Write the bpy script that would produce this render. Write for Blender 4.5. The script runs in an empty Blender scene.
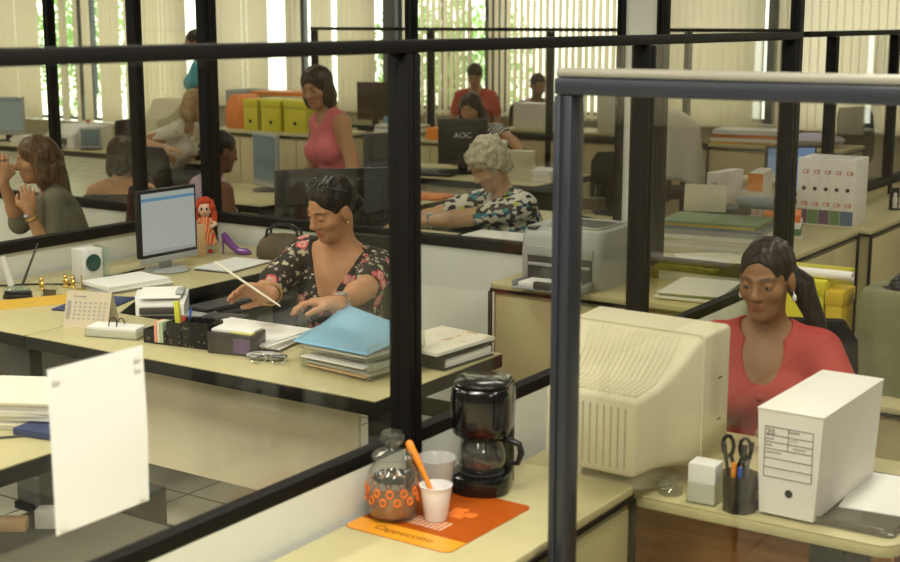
import bpy, bmesh, math, random
import numpy as np
from mathutils import Vector, Matrix, Euler
R = math.radians
random.seed(7); np.random.seed(7)
S = bpy.context.scene
COL = S.collection

# ---------------------------------------------------------------- camera, sky, ceiling lamps, exposure
F_PX = 1370.0
CAM = Vector((0, 0, 1.87))
PITCH = math.atan(261 / F_PX)
AZ = math.atan(928 / math.hypot(F_PX, 261))
FW = Vector((math.cos(AZ) * math.cos(PITCH), math.sin(AZ) * math.cos(PITCH), -math.sin(PITCH)))
RT = Vector((math.sin(AZ), -math.cos(AZ), 0)); UP = RT.cross(FW)
cam = bpy.data.objects.new('camera', bpy.data.cameras.new('camera')); COL.objects.link(cam)
cam.matrix_world = Matrix(((RT.x, UP.x, -FW.x, CAM.x), (RT.y, UP.y, -FW.y, CAM.y), (RT.z, UP.z, -FW.z, CAM.z), (0, 0, 0, 1)))
cam.data.sensor_width = 36; cam.data.lens = F_PX / 900 * 36
cam.data.clip_start = .05
cam.data.dof.use_dof = True; cam.data.dof.focus_distance = 4.9; cam.data.dof.aperture_fstop = 4.5
S.camera = cam
S.view_settings.view_transform = 'Standard'; S.view_settings.look = 'None'; S.view_settings.gamma = 1
S.view_settings.use_curve_mapping = False
S.view_settings.exposure = 0.0
S.cycles.use_denoising = True
S.cycles.max_bounces = 10; S.cycles.transparent_max_bounces = 40
S.cycles.diffuse_bounces = 4; S.cycles.glossy_bounces = 4; S.cycles.transmission_bounces = 8
S.cycles.sample_clamp_indirect = 6; S.cycles.caustics_reflective = False; S.cycles.caustics_refractive = False
W = bpy.data.worlds.new('sky'); S.world = W; W.use_nodes = True
W.node_tree.nodes['Background'].inputs[0].default_value = (.93, 1, .86, 1)
W.node_tree.nodes['Background'].inputs[1].default_value = 3.4
LAMP_W = {-1.0: 48, 1.5: 50, 4.0: 20, 6.5: 12, 9.0: 11, 11.4: 11}
for i, x in enumerate((-1.0, 1.5, 4.0, 6.5, 9.0, 11.4)):
    for j, y in enumerate((-1.6, 1.1, 3.8, 6.5, 9.2, 11.9, 14.6)):
        ld = bpy.data.lights.new('ceiling_lamp_light', 'AREA'); ld.shape = 'RECTANGLE'; ld.size = 1.25; ld.size_y = .3
        ld.energy = LAMP_W[x] * (.35 if x > 9.5 and y < 5 else 1); ld.color = (1, .965, .86); ld.spread = R(165)
        lo = bpy.data.objects.new('ceiling_lamp_light', ld); COL.objects.link(lo); lo.location = (x, y, 2.86)

# ---------------------------------------------------------------- helpers
def ray(px, py): return FW + RT * ((px - 450) / F_PX) - UP * ((py - 281) / F_PX)
def at(px, py, z=.74): d = ray(px, py); return CAM + d * ((z - CAM.z) / d.z)
def atx(px, py, x): d = ray(px, py); return CAM + d * (x / d.x)
def aty(px, py, y): d = ray(px, py); return CAM + d * (y / d.y)
def dep(px, py, d): return CAM + ray(px, py) * d

def mat(name, col, rough=.5, metal=0., var=.07, scale=6., bump=0., bscale=150., spec=.4, coat=0., emit=0., sub=0., stretch=None):
    m = bpy.data.materials.new(name); m.use_nodes = True; nt = m.node_tree; N = nt.nodes; L = nt.links
    b = N['Principled BSDF']
    b.inputs['Roughness'].default_value = rough; b.inputs['Metallic'].default_value = metal
    b.inputs['Specular IOR Level'].default_value = spec; b.inputs['Coat Weight'].default_value = coat
    tc = N.new('ShaderNodeTexCoord'); src = tc.outputs['Object']
    if stretch:
        mp = N.new('ShaderNodeMapping'); mp.inputs['Scale'].default_value = stretch; L.new(src, mp.inputs[0]); src = mp.outputs[0]
    n = N.new('ShaderNodeTexNoise'); n.inputs['Scale'].default_value = scale; n.inputs['Detail'].default_value = 4
    L.new(src, n.inputs['Vector'])
    mx = N.new('ShaderNodeMix'); mx.data_type = 'RGBA'
    L.new(n.outputs['Fac'], mx.inputs[0])
    mx.inputs[6].default_value = tuple(max(0, c * (1 - var * 2)) for c in col) + (1,)
    mx.inputs[7].default_value = tuple(min(1, c * (1 + var * 2)) for c in col) + (1,)
    L.new(mx.outputs[2], b.inputs['Base Color'])
    if emit:
        L.new(mx.outputs[2], b.inputs['Emission Color']); b.inputs['Emission Strength'].default_value = emit
    if sub: b.inputs['Subsurface Weight'].default_value = sub; b.inputs['Subsurface Radius'].default_value = (.01, .004, .002)
    if bump:
        n2 = N.new('ShaderNodeTexNoise'); n2.inputs['Scale'].default_value = bscale; L.new(src, n2.inputs['Vector'])
        bp = N.new('ShaderNodeBump'); bp.inputs['Strength'].default_value = bump; bp.inputs['Distance'].default_value = .01
        L.new(n2.outputs['Fac'], bp.inputs['Height']); L.new(bp.outputs[0], b.inputs['Normal'])
    return m

def glassmat(name, col=(.96, .97, .93), ior=1.5, rough=.0, opac=0., ocol=(.9, .9, .85)):
    """thin clear sheet: see-through with a fresnel reflection, optionally partly cloudy plastic"""
    m = bpy.data.materials.new(name); m.use_nodes = True; nt = m.node_tree; N = nt.nodes; L = nt.links
    N.remove(N['Principled BSDF']); out = N['Material Output']
    t = N.new('ShaderNodeBsdfTransparent'); t.inputs[0].default_value = (*col, 1)
    g = N.new('ShaderNodeBsdfGlossy'); g.inputs['Roughness'].default_value = rough
    lw = N.new('ShaderNodeLayerWeight'); lw.inputs[0].default_value = .5; f0 = ((ior - 1) / (ior + 1)) ** 2
    pw_ = N.new('ShaderNodeMath'); pw_.operation = 'POWER'; L.new(lw.outputs['Facing'], pw_.inputs[0]); pw_.inputs[1].default_value = 5
    fr = N.new('ShaderNodeMath'); fr.operation = 'MULTIPLY_ADD'; L.new(pw_.outputs[0], fr.inputs[0]); fr.inputs[1].default_value = 1 - f0; fr.inputs[2].default_value = f0
    mx = N.new('ShaderNodeMixShader'); L.new(fr.outputs[0], mx.inputs[0])
    src = t.outputs[0]
    if opac:
        d = N.new('ShaderNodeBsdfDiffuse'); d.inputs[0].default_value = (*ocol, 1)
        m2 = N.new('ShaderNodeMixShader'); m2.inputs[0].default_value = opac
        L.new(t.outputs[0], m2.inputs[1]); L.new(d.outputs[0], m2.inputs[2]); src = m2.outputs[0]
    L.new(src, mx.inputs[1]); L.new(g.outputs[0], mx.inputs[2]); L.new(mx.outputs[0], out.inputs[0])
    return m

def rampmat(name, tex, stops, scale=10., rough=.6, coord='Object', interp='CONSTANT', dist=0., stretch=None, spec=.3, feature=None, rotz=0):
    """pattern printed or woven into a surface: a texture pushed through a colour ramp"""
    m = bpy.data.materials.new(name); m.use_nodes = True; nt = m.node_tree; N = nt.nodes; L = nt.links
    b = N['Principled BSDF']; b.inputs['Roughness'].default_value = rough; b.inputs['Specular IOR Level'].default_value = spec
    tc = N.new('ShaderNodeTexCoord'); mp = N.new('ShaderNodeMapping'); L.new(tc.outputs[coord], mp.inputs[0])
    mp.inputs['Scale'].default_value = stretch or (1, 1, 1); mp.inputs['Rotation'].default_value = rotz if isinstance(rotz, tuple) else (0, 0, rotz)
    if tex == 'wave':
        t = N.new('ShaderNodeTexWave'); t.inputs['Distortion'].default_value = dist; o = t.outputs['Fac']
    elif tex == 'voronoi':
        t = N.new('ShaderNodeTexVoronoi'); o = t.outputs['Distance']
        if feature == 'cell':
            sp = N.new('ShaderNodeSeparateColor'); L.new(t.outputs['Color'], sp.inputs[0]); o = sp.outputs[0]
    else:
        t = N.new('ShaderNodeTexNoise'); o = t.outputs['Fac']; t.inputs['Detail'].default_value = 3
    t.inputs['Scale'].default_value = scale; L.new(mp.outputs[0], t.inputs['Vector'])
    r = N.new('ShaderNodeValToRGB'); r.color_ramp.interpolation = interp
    el = r.color_ramp.elements
    while len(el) > 1: el.remove(el[-1])
    el[0].position = stops[0][0]; el[0].color = (*stops[0][1], 1)
    for p, c in stops[1:]: e = el.new(p); e.color = (*c, 1)
    L.new(o, r.inputs[0]); L.new(r.outputs[0], b.inputs['Base Color'])
    return m

class MB:
    """collects shapes, then links them as ONE mesh object"""
    def __init__(s): s.bm = bmesh.new(); s.mi = 0
    def _in(s, t, mtx=None):
        if mtx is not None: t.transform(mtx)
        for f in t.faces: f.material_index = s.mi
        me = bpy.data.meshes.new('t'); t.to_mesh(me); t.free(); s.bm.from_mesh(me); bpy.data.meshes.remove(me); return s
    def box(s, c, d, rot=(0, 0, 0), bev=0., seg=2):
        t = bmesh.new(); bmesh.ops.create_cube(t, size=1); bmesh.ops.scale(t, vec=d, verts=t.verts)
        if bev: bmesh.ops.bevel(t, geom=list(t.edges), offset=min(bev, min(d) * .49), segments=seg, affect='EDGES', profile=.5)
        return s._in(t, Matrix.Translation(c) @ Euler(rot).to_matrix().to_4x4())
    def b2(s, x0, x1, y0, y1, z0, z1, bev=0., seg=2): return s.box(((x0 + x1) / 2, (y0 + y1) / 2, (z0 + z1) / 2), (abs(x1 - x0), abs(y1 - y0), abs(z1 - z0)), bev=bev, seg=seg)
    def cyl(s, a, b, r0, r1=None, n=16):
        a = Vector(a); b = Vector(b); r1 = r0 if r1 is None else r1
        t = bmesh.new(); bmesh.ops.create_cone(t, cap_ends=True, segments=n, radius1=r0, radius2=r1, depth=(b - a).length)
        q = Vector((0, 0, 1)).rotation_difference(b - a)
        return s._in(t, Matrix.Translation((a + b) / 2) @ q.to_matrix().to_4x4())
    def ball(s, c, r, n=16, rot=(0, 0, 0)):
        r = (r, r, r) if not hasattr(r, '__len__') else r
        t = bmesh.new(); bmesh.ops.create_uvsphere(t, u_segments=n, v_segments=max(6, n // 2), radius=1)
        bmesh.ops.scale(t, vec=r, verts=t.verts)
        return s._in(t, Matrix.Translation(c) @ Euler(rot).to_matrix().to_4x4())
    def lathe(s, prof, n=28, loc=(0, 0, 0), rot=(0, 0, 0), close=False):
        t = bmesh.new(); rings = []
        for r, z in prof:
            if r < 1e-6: rings.append([t.verts.new((0, 0, z))])
            else: rings.append([t.verts.new((r * math.cos(2 * math.pi * k / n), r * math.sin(2 * math.pi * k / n), z)) for k in range(n)])
        for A, B in zip(rings, rings[1:]):
            for k in range(n):
                k2 = (k + 1) % n
                v = [A[k % len(A)], A[k2 % len(A)], B[k2 % len(B)], B[k % len(B)]]
                u = []
                for q in v:
                    if q not in u: u.append(q)
                if len(u) > 2:
                    try: t.faces.new(u)
                    except ValueError: pass
        return s._in(t, Matrix.Translation(loc) @ Euler(rot).to_matrix().to_4x4())
    def tube(s, pts, r, n=8):
        t = bmesh.new(); pts = [Vector(p) for p in pts]; rings = []; prev = None
        for i, p in enumerate(pts):
            d = (pts[min(i + 1, len(pts) - 1)] - pts[max(i - 1, 0)]).normalized()
            u = d.orthogonal().normalized() if prev is None else (prev - d * prev.dot(d)).normalized()
            prev = u; w = d.cross(u); rr = r[i] if hasattr(r, '__len__') else r
            rings.append([t.verts.new(p + (u * math.cos(2 * math.pi * k / n) + w * math.sin(2 * math.pi * k / n)) * rr) for k in range(n)])
        for A, B in zip(rings, rings[1:]):
            for k in range(n): t.faces.new((A[k], A[(k + 1) % n], B[(k + 1) % n], B[k]))
        t.faces.new(rings[0][::-1]); t.faces.new(rings[-1])
        return s._in(t)
    def prism(s, poly, z0, z1, bev=0., mtx=None, seg=2):
        t = bmesh.new(); f = t.faces.new([t.verts.new((x, y, z0)) for x, y in poly])
        g = bmesh.ops.extrude_face_region(t, geom=[f]); bmesh.ops.translate(t, vec=(0, 0, z1 - z0), verts=[v for v in g['geom'] if isinstance(v, bmesh.types.BMVert)])
        bmesh.ops.recalc_face_normals(t, faces=t.faces)
        if bev: bmesh.ops.bevel(t, geom=list(t.edges), offset=bev, clamp_overlap=True, segments=seg, affect='EDGES', profile=.5)
        return s._in(t, mtx)
    def hull(s, rings, cap=True):
        """loft through rings of equally many points"""
        t = bmesh.new(); rr = [[t.verts.new(p) for p in r] for r in rings]; n = len(rr[0])
        for A, B in zip(rr, rr[1:]):
            for k in range(n): t.faces.new((A[k], A[(k + 1) % n], B[(k + 1) % n], B[k]))
        if cap: t.faces.new(rr[0][::-1]); t.faces.new(rr[-1])
        bmesh.ops.recalc_face_normals(t, faces=t.faces)
        return s._in(t)
    def grid(s, fn, nu, nv):
        t = bmesh.new(); g = [[t.verts.new(fn(i / nu, j / nv)) for j in range(nv + 1)] for i in range(nu + 1)]
        for i in range(nu):
            for j in range(nv): t.faces.new((g[i][j], g[i + 1][j], g[i + 1][j + 1], g[i][j + 1]))
        return s._in(t)
    def m(s, i): s.mi = i; return s
    def build(s, name, mats, parent=None, ang=38, loc=None, rz=0):
        me = bpy.data.meshes.new(name)
        for f in s.bm.faces: f.smooth = True
        s.bm.to_mesh(me); s.bm.free()
        me.set_sharp_from_angle(angle=R(ang))
        for m_ in (mats if isinstance(mats, (list, tuple)) else [mats]): me.materials.append(m_)
        o = bpy.data.objects.new(name, me); COL.objects.link(o)
        if parent: o.parent = parent
        if loc is not None: o.location = loc
        if rz: o.rotation_euler = (0, 0, rz)
        return o

def tag(o, label, cat, group=None, kind=None):
    o['label'] = label; o['category'] = cat
    if group: o['group'] = group
    if kind: o['kind'] = kind
    return o
def thing(name, label, cat, loc=(0, 0, 0), rz=0., group=None):
    o = bpy.data.objects.new(name, None); COL.objects.link(o); o.empty_display_size = .1
    o.location = loc; o.rotation_euler = (0, 0, rz)
    return tag(o, label, cat, group)
def solo(name, mb, mats, label, cat, loc=(0, 0, 0), rz=0., group=None, ang=38):
    return tag(mb.build(name, mats, None, ang, loc, rz), label, cat, group)
def struct(name, mb, mats):
    o = mb.build(name, mats); o['kind'] = 'structure'; return o
def dup(root, loc, rz, label, group=None):
    r = root.copy(); COL.objects.link(r); r.location = loc; r.rotation_euler = (0, 0, rz); r['label'] = label
    if group: r['group'] = group
    for ch in list(root.children):
        c = ch.copy(); COL.objects.link(c); c.parent = r
        for g in list(ch.children):
            d = g.copy(); COL.objects.link(d); d.parent = c
    return r
def text(name, body, size, m, parent, loc, rot, ext=.0004, align='CENTER'):
    c = bpy.data.curves.new(name, 'FONT'); c.body = body; c.size = size; c.extrude = ext; c.align_x = align; c.align_y = 'CENTER'
    c.resolution_u = 2; tmp = bpy.data.objects.new(name, c); me = bpy.data.meshes.new_from_object(tmp); bpy.data.objects.remove(tmp); bpy.data.curves.remove(c)
    me.name = name; me.materials.clear(); me.materials.append(m); o = bpy.data.objects.new(name, me); COL.objects.link(o); o.location = loc; o.rotation_euler = rot
    if parent: o.parent = parent
    return o

# ---------------------------------------------------------------- materials
M = {}
M['black'] = mat('black_metal', (.006, .0055, .0045), .55, .0, .1, spec=.14)
M['grey_metal'] = mat('dark_grey_metal', (.020, .024, .032), .34, .0, .08, spec=.6)
M['blackpl'] = mat('black_plastic', (.012, .012, .012), .35, 0, .08, bump=.03, bscale=400)
M['gloss'] = mat('glossy_black_plastic', (.006, .006, .006), .13, 0, .05, spec=.5, coat=.2)
M['trim'] = mat('black_edge_trim', (.010, .009, .007), .5, spec=.2)
M['cream'] = mat('cream_laminate', (.53, .475, .25), .38, 0, .03, 14, spec=.4)
M['tan'] = mat('tan_laminate', (.52, .43, .235), .45, 0, .03, 14)
M['panel'] = mat('pale_grey_panel', (.68, .70, .62), .55, 0, .03, 5)
M['glass'] = glassmat('partition_glass', (.975, .975, .955))
M['white'] = mat('white_plastic', (.74, .74, .70), .4, 0, .03)
M['paper'] = mat('white_paper', (.79, .79, .745), .7, 0, .02, 3)
M['paper2'] = mat('aged_paper', (.72, .68, .55), .75, 0, .05, 6)
M['card'] = mat('white_card', (.78, .76, .70), .6, 0, .03, 5)
M['beige'] = mat('beige_plastic', (.60, .555, .38), .45, 0, .04, 6)
M['silver'] = mat('silver_plastic', (.42, .44, .43), .35, .3, .04)
M['chrome'] = mat('chrome', (.7, .7, .68), .2, 1)
M['gold'] = mat('brass', (.65, .45, .14), .3, 1)
M['printer'] = mat('pale_grey_plastic', (.37, .38, .34), .4, 0, .03)
M['dgrey'] = mat('dark_grey_plastic', (.06, .06, .055), .4)
M['yellow'] = mat('yellow_plastic', (.62, .56, .03), .4, 0, .06, 5)
M['amber'] = mat('amber_plastic', (.85, .47, .06), .4)
M['orange'] = mat('orange_plastic', (.85, .27, .02), .35)
M['ocard'] = mat('orange_card', (.75, .22, .04), .5, 0, .12, 12)
M['red'] = mat('red_plastic', (.55, .04, .03), .4)
M['blue'] = mat('blue_plastic', (.05, .12, .5), .4)
M['lblue'] = mat('light_blue_card', (.20, .47, .70), .4, 0, .06)
M['green'] = mat('green_card', (.12, .24, .14), .5)
M['purple'] = mat('purple_glossy_plastic', (.18, .05, .28), .15, 0, .1, coat=.6)
M['wood'] = mat('brown_wood', (.22, .09, .03), .4, 0, .25, 3, stretch=(2, 20, 20))
M['lwood'] = mat('pale_wood', (.6, .4, .2), .5, 0, .15, 3, stretch=(2, 20, 20))
M['mesh'] = rampmat('perforated_black_metal', 'voronoi', [(0, (.18, .15, .1)), (.22, (.012, .012, .012))], 60, .4)
M['chair'] = mat('black_chair_fabric', (.010, .010, .010), .9, 0, .1, 8, spec=.15)
M['gchair'] = mat('dark_green_chair_fabric', (.022, .026, .016), .9, 0, .1, 8, spec=.15)
M['clear'] = glassmat('clear_acrylic', (.95, .96, .93), 1.45, .05, .06, (.8, .8, .75))
M['frost'] = glassmat('frosted_plastic_cup', (.9, .9, .88), 1.4, .1, .34, (.85, .84, .8))
M['jar'] = glassmat('jar_glass', (.96, .97, .95), 1.7, .0, .028, (.75, .77, .70))
M['cgreen'] = glassmat('greenish_crystal', (.84, .92, .86), 1.6, .0, .16, (.6, .75, .65))
M['wall'] = mat('painted_wall', (.46, .42, .31), .8, 0, .03, 2)
M['dgreen'] = mat('dull_green_card', (.16, .26, .12), .5); M['mauve'] = mat('dull_purple_card', (.16, .10, .16), .5); M['dblue'] = mat('dull_blue_card', (.12, .17, .24), .5)
M['modesty'] = mat('beige_desk_panel', (.74, .66, .46), .5, 0, .04, 4)
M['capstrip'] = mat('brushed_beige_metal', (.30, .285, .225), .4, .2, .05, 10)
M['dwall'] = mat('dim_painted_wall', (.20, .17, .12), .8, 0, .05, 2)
M['ceil'] = mat('white_ceiling', (.50, .48, .42), .9, 0, .02, 2)
M['dcol'] = mat('dark_painted_column', (.10, .11, .12), .6)
M['slat'] = None
def slatmat():
    m = bpy.data.materials.new('vertical_blind_fabric'); m.use_nodes = True; nt = m.node_tree; N = nt.nodes; L = nt.links
    N.remove(N['Principled BSDF']); d = N.new('ShaderNodeBsdfDiffuse'); t = N.new('ShaderNodeBsdfTranslucent'); x = N.new('ShaderNodeMixShader')
    tc = N.new('ShaderNodeTexCoord'); n = N.new('ShaderNodeTexNoise'); n.inputs['Scale'].default_value = 30; L.new(tc.outputs['Object'], n.inputs['Vector'])
    c = N.new('ShaderNodeMix'); c.data_type = 'RGBA'; c.inputs[6].default_value = (.70, .60, .44, 1); c.inputs[7].default_value = (.79, .69, .53, 1)
    L.new(n.outputs['Fac'], c.inputs[0]); L.new(c.outputs[2], d.inputs[0]); L.new(c.outputs[2], t.inputs[0]); x.inputs[0].default_value = .42
    L.new(d.outputs[0], x.inputs[1]); L.new(t.outputs[0], x.inputs[2]); L.new(x.outputs[0], N['Material Output'].inputs[0]); return m
M['slat'] = slatmat()
def tilemat(name, c1, c2, grout, size):
    m = bpy.data.materials.new(name); m.use_nodes = True; nt = m.node_tree; N = nt.nodes; L = nt.links; b = N['Principled BSDF']
    tc = N.new('ShaderNodeTexCoord'); t = N.new('ShaderNodeTexBrick'); t.offset = 0; L.new(tc.outputs['Object'], t.inputs['Vector'])
    t.inputs['Color1'].default_value = (*c1, 1); t.inputs['Color2'].default_value = (*c2, 1); t.inputs['Mortar'].default_value = (*grout, 1)
    t.inputs['Scale'].default_value = 1; t.inputs['Mortar Size'].default_value = .006; t.inputs['Brick Width'].default_value = size; t.inputs['Row Height'].default_value = size
    L.new(t.outputs[0], b.inputs['Base Color']); b.inputs['Roughness'].default_value = .25; return m
M['tile'] = tilemat('beige_floor_tile', (.56, .53, .41), (.51, .48, .37), (.15, .13, .09), .42)
def screenmat(name, stops, strength):
    m = bpy.data.materials.new(name); m.use_nodes = True; nt = m.node_tree; N = nt.nodes; L = nt.links; b = N['Principled BSDF']
    tc = N.new('ShaderNodeTexCoord'); sp = N.new('ShaderNodeSeparateXYZ'); L.new(tc.outputs['Generated'], sp.inputs[0])
    r = N.new('ShaderNodeValToRGB'); r.color_ramp.interpolation = 'CONSTANT'; el = r.color_ramp.elements
    while len(el) > 1: el.remove(el[-1])
    el[0].position = 0; el[0].color = (*stops[0][1], 1)
    for p, c in stops[1:]: e = el.new(p); e.color = (*c, 1)
    L.new(sp.outputs[2], r.inputs[0])
    w = N.new('ShaderNodeTexWave'); w.bands_direction = 'Z'; w.inputs['Scale'].default_value = 8.5; L.new(tc.outputs['Generated'], w.inputs['Vector'])
    nz = N.new('ShaderNodeTexNoise'); nz.inputs['Scale'].default_value = 28; L.new(tc.outputs['Generated'], nz.inputs['Vector'])
    mu = N.new('ShaderNodeMath'); mu.operation = 'MULTIPLY'; L.new(w.outputs['Fac'], mu.inputs[0]); L.new(nz.outputs['Fac'], mu.inputs[1])
    mx = N.new('ShaderNodeMix'); mx.data_type = 'RGBA'; mx.blend_type = 'MULTIPLY'; mx.inputs[7].default_value = (.55, .6, .7, 1)
    L.new(mu.outputs[0], mx.inputs[0]); L.new(r.outputs[0], mx.inputs[6])
    L.new(mx.outputs[2], b.inputs['Emission Color']); b.inputs['Emission Strength'].default_value = strength
    b.inputs['Base Color'].default_value = (.02, .02, .02, 1); b.inputs['Roughness'].default_value = .25; return m
PAGE = [(0, (.40, .42, .38)), (.055, (.50, .52, .47)), (.87, (.12, .30, .48)), (.92, (.46, .50, .46))]
M['page'] = screenmat('screen_list_page', PAGE, .75)
M['pale'] = screenmat('screen_pale_page', [(0, (.34, .40, .34)), (.9, (.22, .28, .26))], .6)
M['teal'] = screenmat('screen_grey_teal', [(0, (.10, .14, .13)), (.5, (.12, .17, .16))], .6)
M['photo'] = screenmat('screen_blue_dark', [(0, (.05, .05, .05)), (.35, (.09, .10, .12)), (.6, (.14, .19, .27))], .6)
M['bluescr'] = screenmat('screen_blue', [(0, (.25, .36, .5)), (.8, (.16, .25, .42))], .8)

# ---------------------------------------------------------------- room
struct('floor', MB().b2(-3, 13.3, -3.6, 18, -.1, 0), M['tile'])
struct('ceiling', MB().b2(-3, 13.3, -3.6, 18, 2.95, 3.05), M['ceil'])
struct('wall_left', MB().b2(-3, 13.3, 18, 18.12, 0, 2.95), M['wall'])
struct('wall_right', MB().b2(-3, 13.3, -3.72, -3.6, 0, 2.95), M['dwall'])
struct('wall_front', MB().b2(-3.12, -3, -3.6, 18, 0, 2.95), M['dwall'])
bays = [-3.6, -1.2, 1.2, 3.0, 4.9, 6.1, 8.2, 9.62, 11.1, 12.6, 14.9, 18]
wb = MB().b2(13.2, 13.35, -3.6, 12.6, 0, .82).b2(13.2, 13.35, 12.6, 18, 0, .46).b2(13.2, 13.35, -3.6, 18, 2.62, 2.95)
struct('wall_back', wb, M['wall'])
struct('trim_sill', MB().b2(13.08, 13.36, -3.6, 12.6, .82, .85, .004), M['panel'])
for k in range(1, len(bays) - 1):
    struct('trim_column', MB().b2(13.16, 13.38, bays[k] - .09 - .2 * (bays[k] == 12.6), bays[k] + .09, .85, 2.62, .004), M['dcol'])
for k in range(len(bays) - 1):
    y0, y1 = bays[k] + .09, bays[k + 1] - .09
    zs = .49 if y0 > 12 else .85; fr = MB()
    for (a, b, c, d) in ((y0, y1, zs, zs + .04), (y0, y1, 2.58, 2.62), (y0, y0 + .04, zs + .04, 2.58), (y1 - .04, y1, zs + .04, 2.58), ((y0 + y1) / 2 - .02, (y0 + y1) / 2 + .02, zs + .04, 2.58)):
        fr.b2(13.25, 13.30, a, b, c, d)
    w = struct('window_%d' % (k + 1), fr, M['dcol'])
    g = MB().b2(13.272, 13.278, y0 + .04, y1 - .04, zs + .04, 2.58).build('window_pane', M['glass'], w); g['kind'] = 'structure'
# blinds: one per bay, tilt of the slats per bay, some slats left out or turned
def blind(y0, y1, zb, tilt, gaps, label):
    t = thing('vertical_blind', label, 'window blind', (12.98, (y0 + y1) / 2, 2.62), 0, 'vertical blinds along the far windows')
    MB().b2(-.02, .03, -(y1 - y0) / 2, (y1 - y0) / 2, -.04, .0, .004).build('headrail', M['white'], t)
    sl = MB(); n = int((y1 - y0) / .080); rnd = random.Random(int(y0 * 100))
    for i in range(n):
        y = -(y1 - y0) / 2 + .045 + i * (y1 - y0 - .09) / (n - 1)
        if any(a < (y + (y1 + y0) / 2) < b for a, b in gaps): continue
        a = tilt + rnd.uniform(-.07, .07)
        pts = []
        for q in range(5):
            u = (q / 4 - .5) * .089; bow = .006 * (1 - (q / 2 - 1) ** 2)
            pts.append((math.sin(a) * u + math.cos(a) * bow, y + math.cos(a) * u - math.sin(a) * bow))
        sl.grid(lambda s_, v, P=pts: (P[round(s_ * 4)][0], P[round(s_ * 4)][1], -.05 - v * (2.57 - zb)), 4, 1)
    sl.build('slats', M['slat'], t, ang=60)
BL = [(-3.5, -1.3, .8, .05, [], 'unseen beige vertical blind added outside the picture to the right'),  # unseen blind, added to cover a bright window mirrored in the partition glass
      (-1.1, 1.1, .8, .05, [], 'beige vertical blind furthest right of the far windows'),
      (1.25, 2.95, .8, .05, [], 'closed beige vertical blind at the far right of the far windows'),
      (3.05, 4.82, .82, .05, [(4.60, 4.66)], 'tan vertical blind high behind the binder row on the right'),
      (4.95, 6.05, .82, .05, [(5.50, 5.58)], 'tan vertical blind behind the white jacket chair'),
      (6.15, 8.15, .82, .52, [], 'bright beige vertical blind behind the person with purple top'),
      (8.25, 9.55, .8, .42, [(8.28, 8.36), (9.3, 9.52)], 'beige vertical blind left of the grey window column, behind the red shirt'),
      (9.68, 11.05, .8, .06, [(10.22, 10.36), (10.68, 10.84)], 'beige vertical blind above the orange folders'),
      (11.15, 12.35, .8, .05, [(11.16, 11.3)], 'beige vertical blind above the yellow boxes'),
      (12.7, 14.82, .50, .07, [(14.69, 14.75), (14.36, 14.46), (13.97, 14.03), (13.86, 13.92), (13.74, 13.80)], 'long beige vertical blind with light gaps behind the white desk'),
      (14.95, 17.9, .50, .05, [(15.08, 15.52)], 'long beige vertical blind at the far left beside a leafy gap')]
for b in BL: blind(*b)
# trees outside
M['leaf'] = mat('tree_leaves', (.30, .50, .16), .6, 0, .4, 3)
M['bark'] = mat('tree_bark', (.12, .08, .05), .9, 0, .3, 12)
def tree(x, y, h, label):
    t = thing('tree', label, 'tree', (x, y, 0), 0, 'trees outside the windows')
    MB().cyl((0, 0, 0), (0, 0, h * .6), .13, .08, 10).build('trunk', M['bark'], t)
    rnd = random.Random(int(y * 10)); lf = bmesh.new()
    for i in range(2600):
        u = Vector((rnd.gauss(0, 1), rnd.gauss(0, 1), rnd.gauss(0, 1))).normalized() * (rnd.random() ** .4)
        c = Vector((u.x * .9, u.y * 1.3, h * .55 + u.z * h * .5)); q = Euler((rnd.uniform(0, 6), rnd.uniform(0, 6), 0)).to_matrix(); s_ = rnd.uniform(.035, .07)
        lf.faces.new([lf.verts.new(c + q @ Vector(p) * s_) for p in ((-1, 0, 0), (0, -.5, .1), (1, 0, 0), (0, .5, .1))])
    me = bpy.data.meshes.new('foliage'); lf.to_mesh(me); lf.free(); me.materials.append(M['leaf']); o = bpy.data.objects.new('foliage', me); COL.objects.link(o); o.parent = t
tree(16.5, 18.6, 2.9, 'leafy green tree outside the leftmost window')
tree(16.2, 10.8, 2.4, 'leafy green tree seen through the blind gap above the orange folders')

# ---------------------------------------------------------------- glazed partitions
def partition(label, p0, p1, posts, zt, zr, fillers=(), pm='panel', fm='black', pw=.056, rh=.03, lh=.05, hw=.03, ext=0., zlo=None):
    p0 = Vector(p0); p1 = Vector(p1); d = p1 - p0; Ln = d.length
    t = thing('glazed_partition', label, 'partition', (p0.x, p0.y, 0), math.atan2(d.y, d.x))
    fb = M[fm]
    MB().b2(0, Ln, -hw, hw, zr - lh, zr, .005).build('lower_rail', fb, t)
    MB().b2(-ext, Ln, -.03, .03, zt - rh, zt, .005).build('top_rail', fb, t)
    MB().b2(0, Ln, -.025, .025, 0, .09, .004).build('kick_rail', fb, t)
    for x in posts:
        q = MB().b2(x - pw / 2, x - .004, -.03, .03, .0, zt - rh - .001, .005); q.b2(x + .004, x + pw / 2, -.03, .03, .0, zt - rh - .001, .005); q.b2(x - .005, x + .005, -.024, .024, 0, zt - rh - .001)
        q.build('post', fb, t)
    ed = sorted(posts)
    for a, b in zip(ed, ed[1:]):
        a2, b2 = a + pw / 2, b - pw / 2
        if b2 - a2 < .02: continue
        MB().b2(a2, b2, -.018, .018, .09, zr - lh).build('panel', M[pm], t)
        if any(abs((a + b) / 2 - f) < .1 for f in fillers):
            MB().b2(a2, b2, -.018, .018, zr, zt - rh).build('filler_panel', M['panel'], t)
        else:
            MB().b2(a2, b2, -.003, .003, zr, zt - rh).build('pane', M['glass'], t)
    return t
Y1, X2, Y3 = 1.875, 5.25, 4.96
PX = lambda px, y: aty(px, 150, y).x
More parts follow.
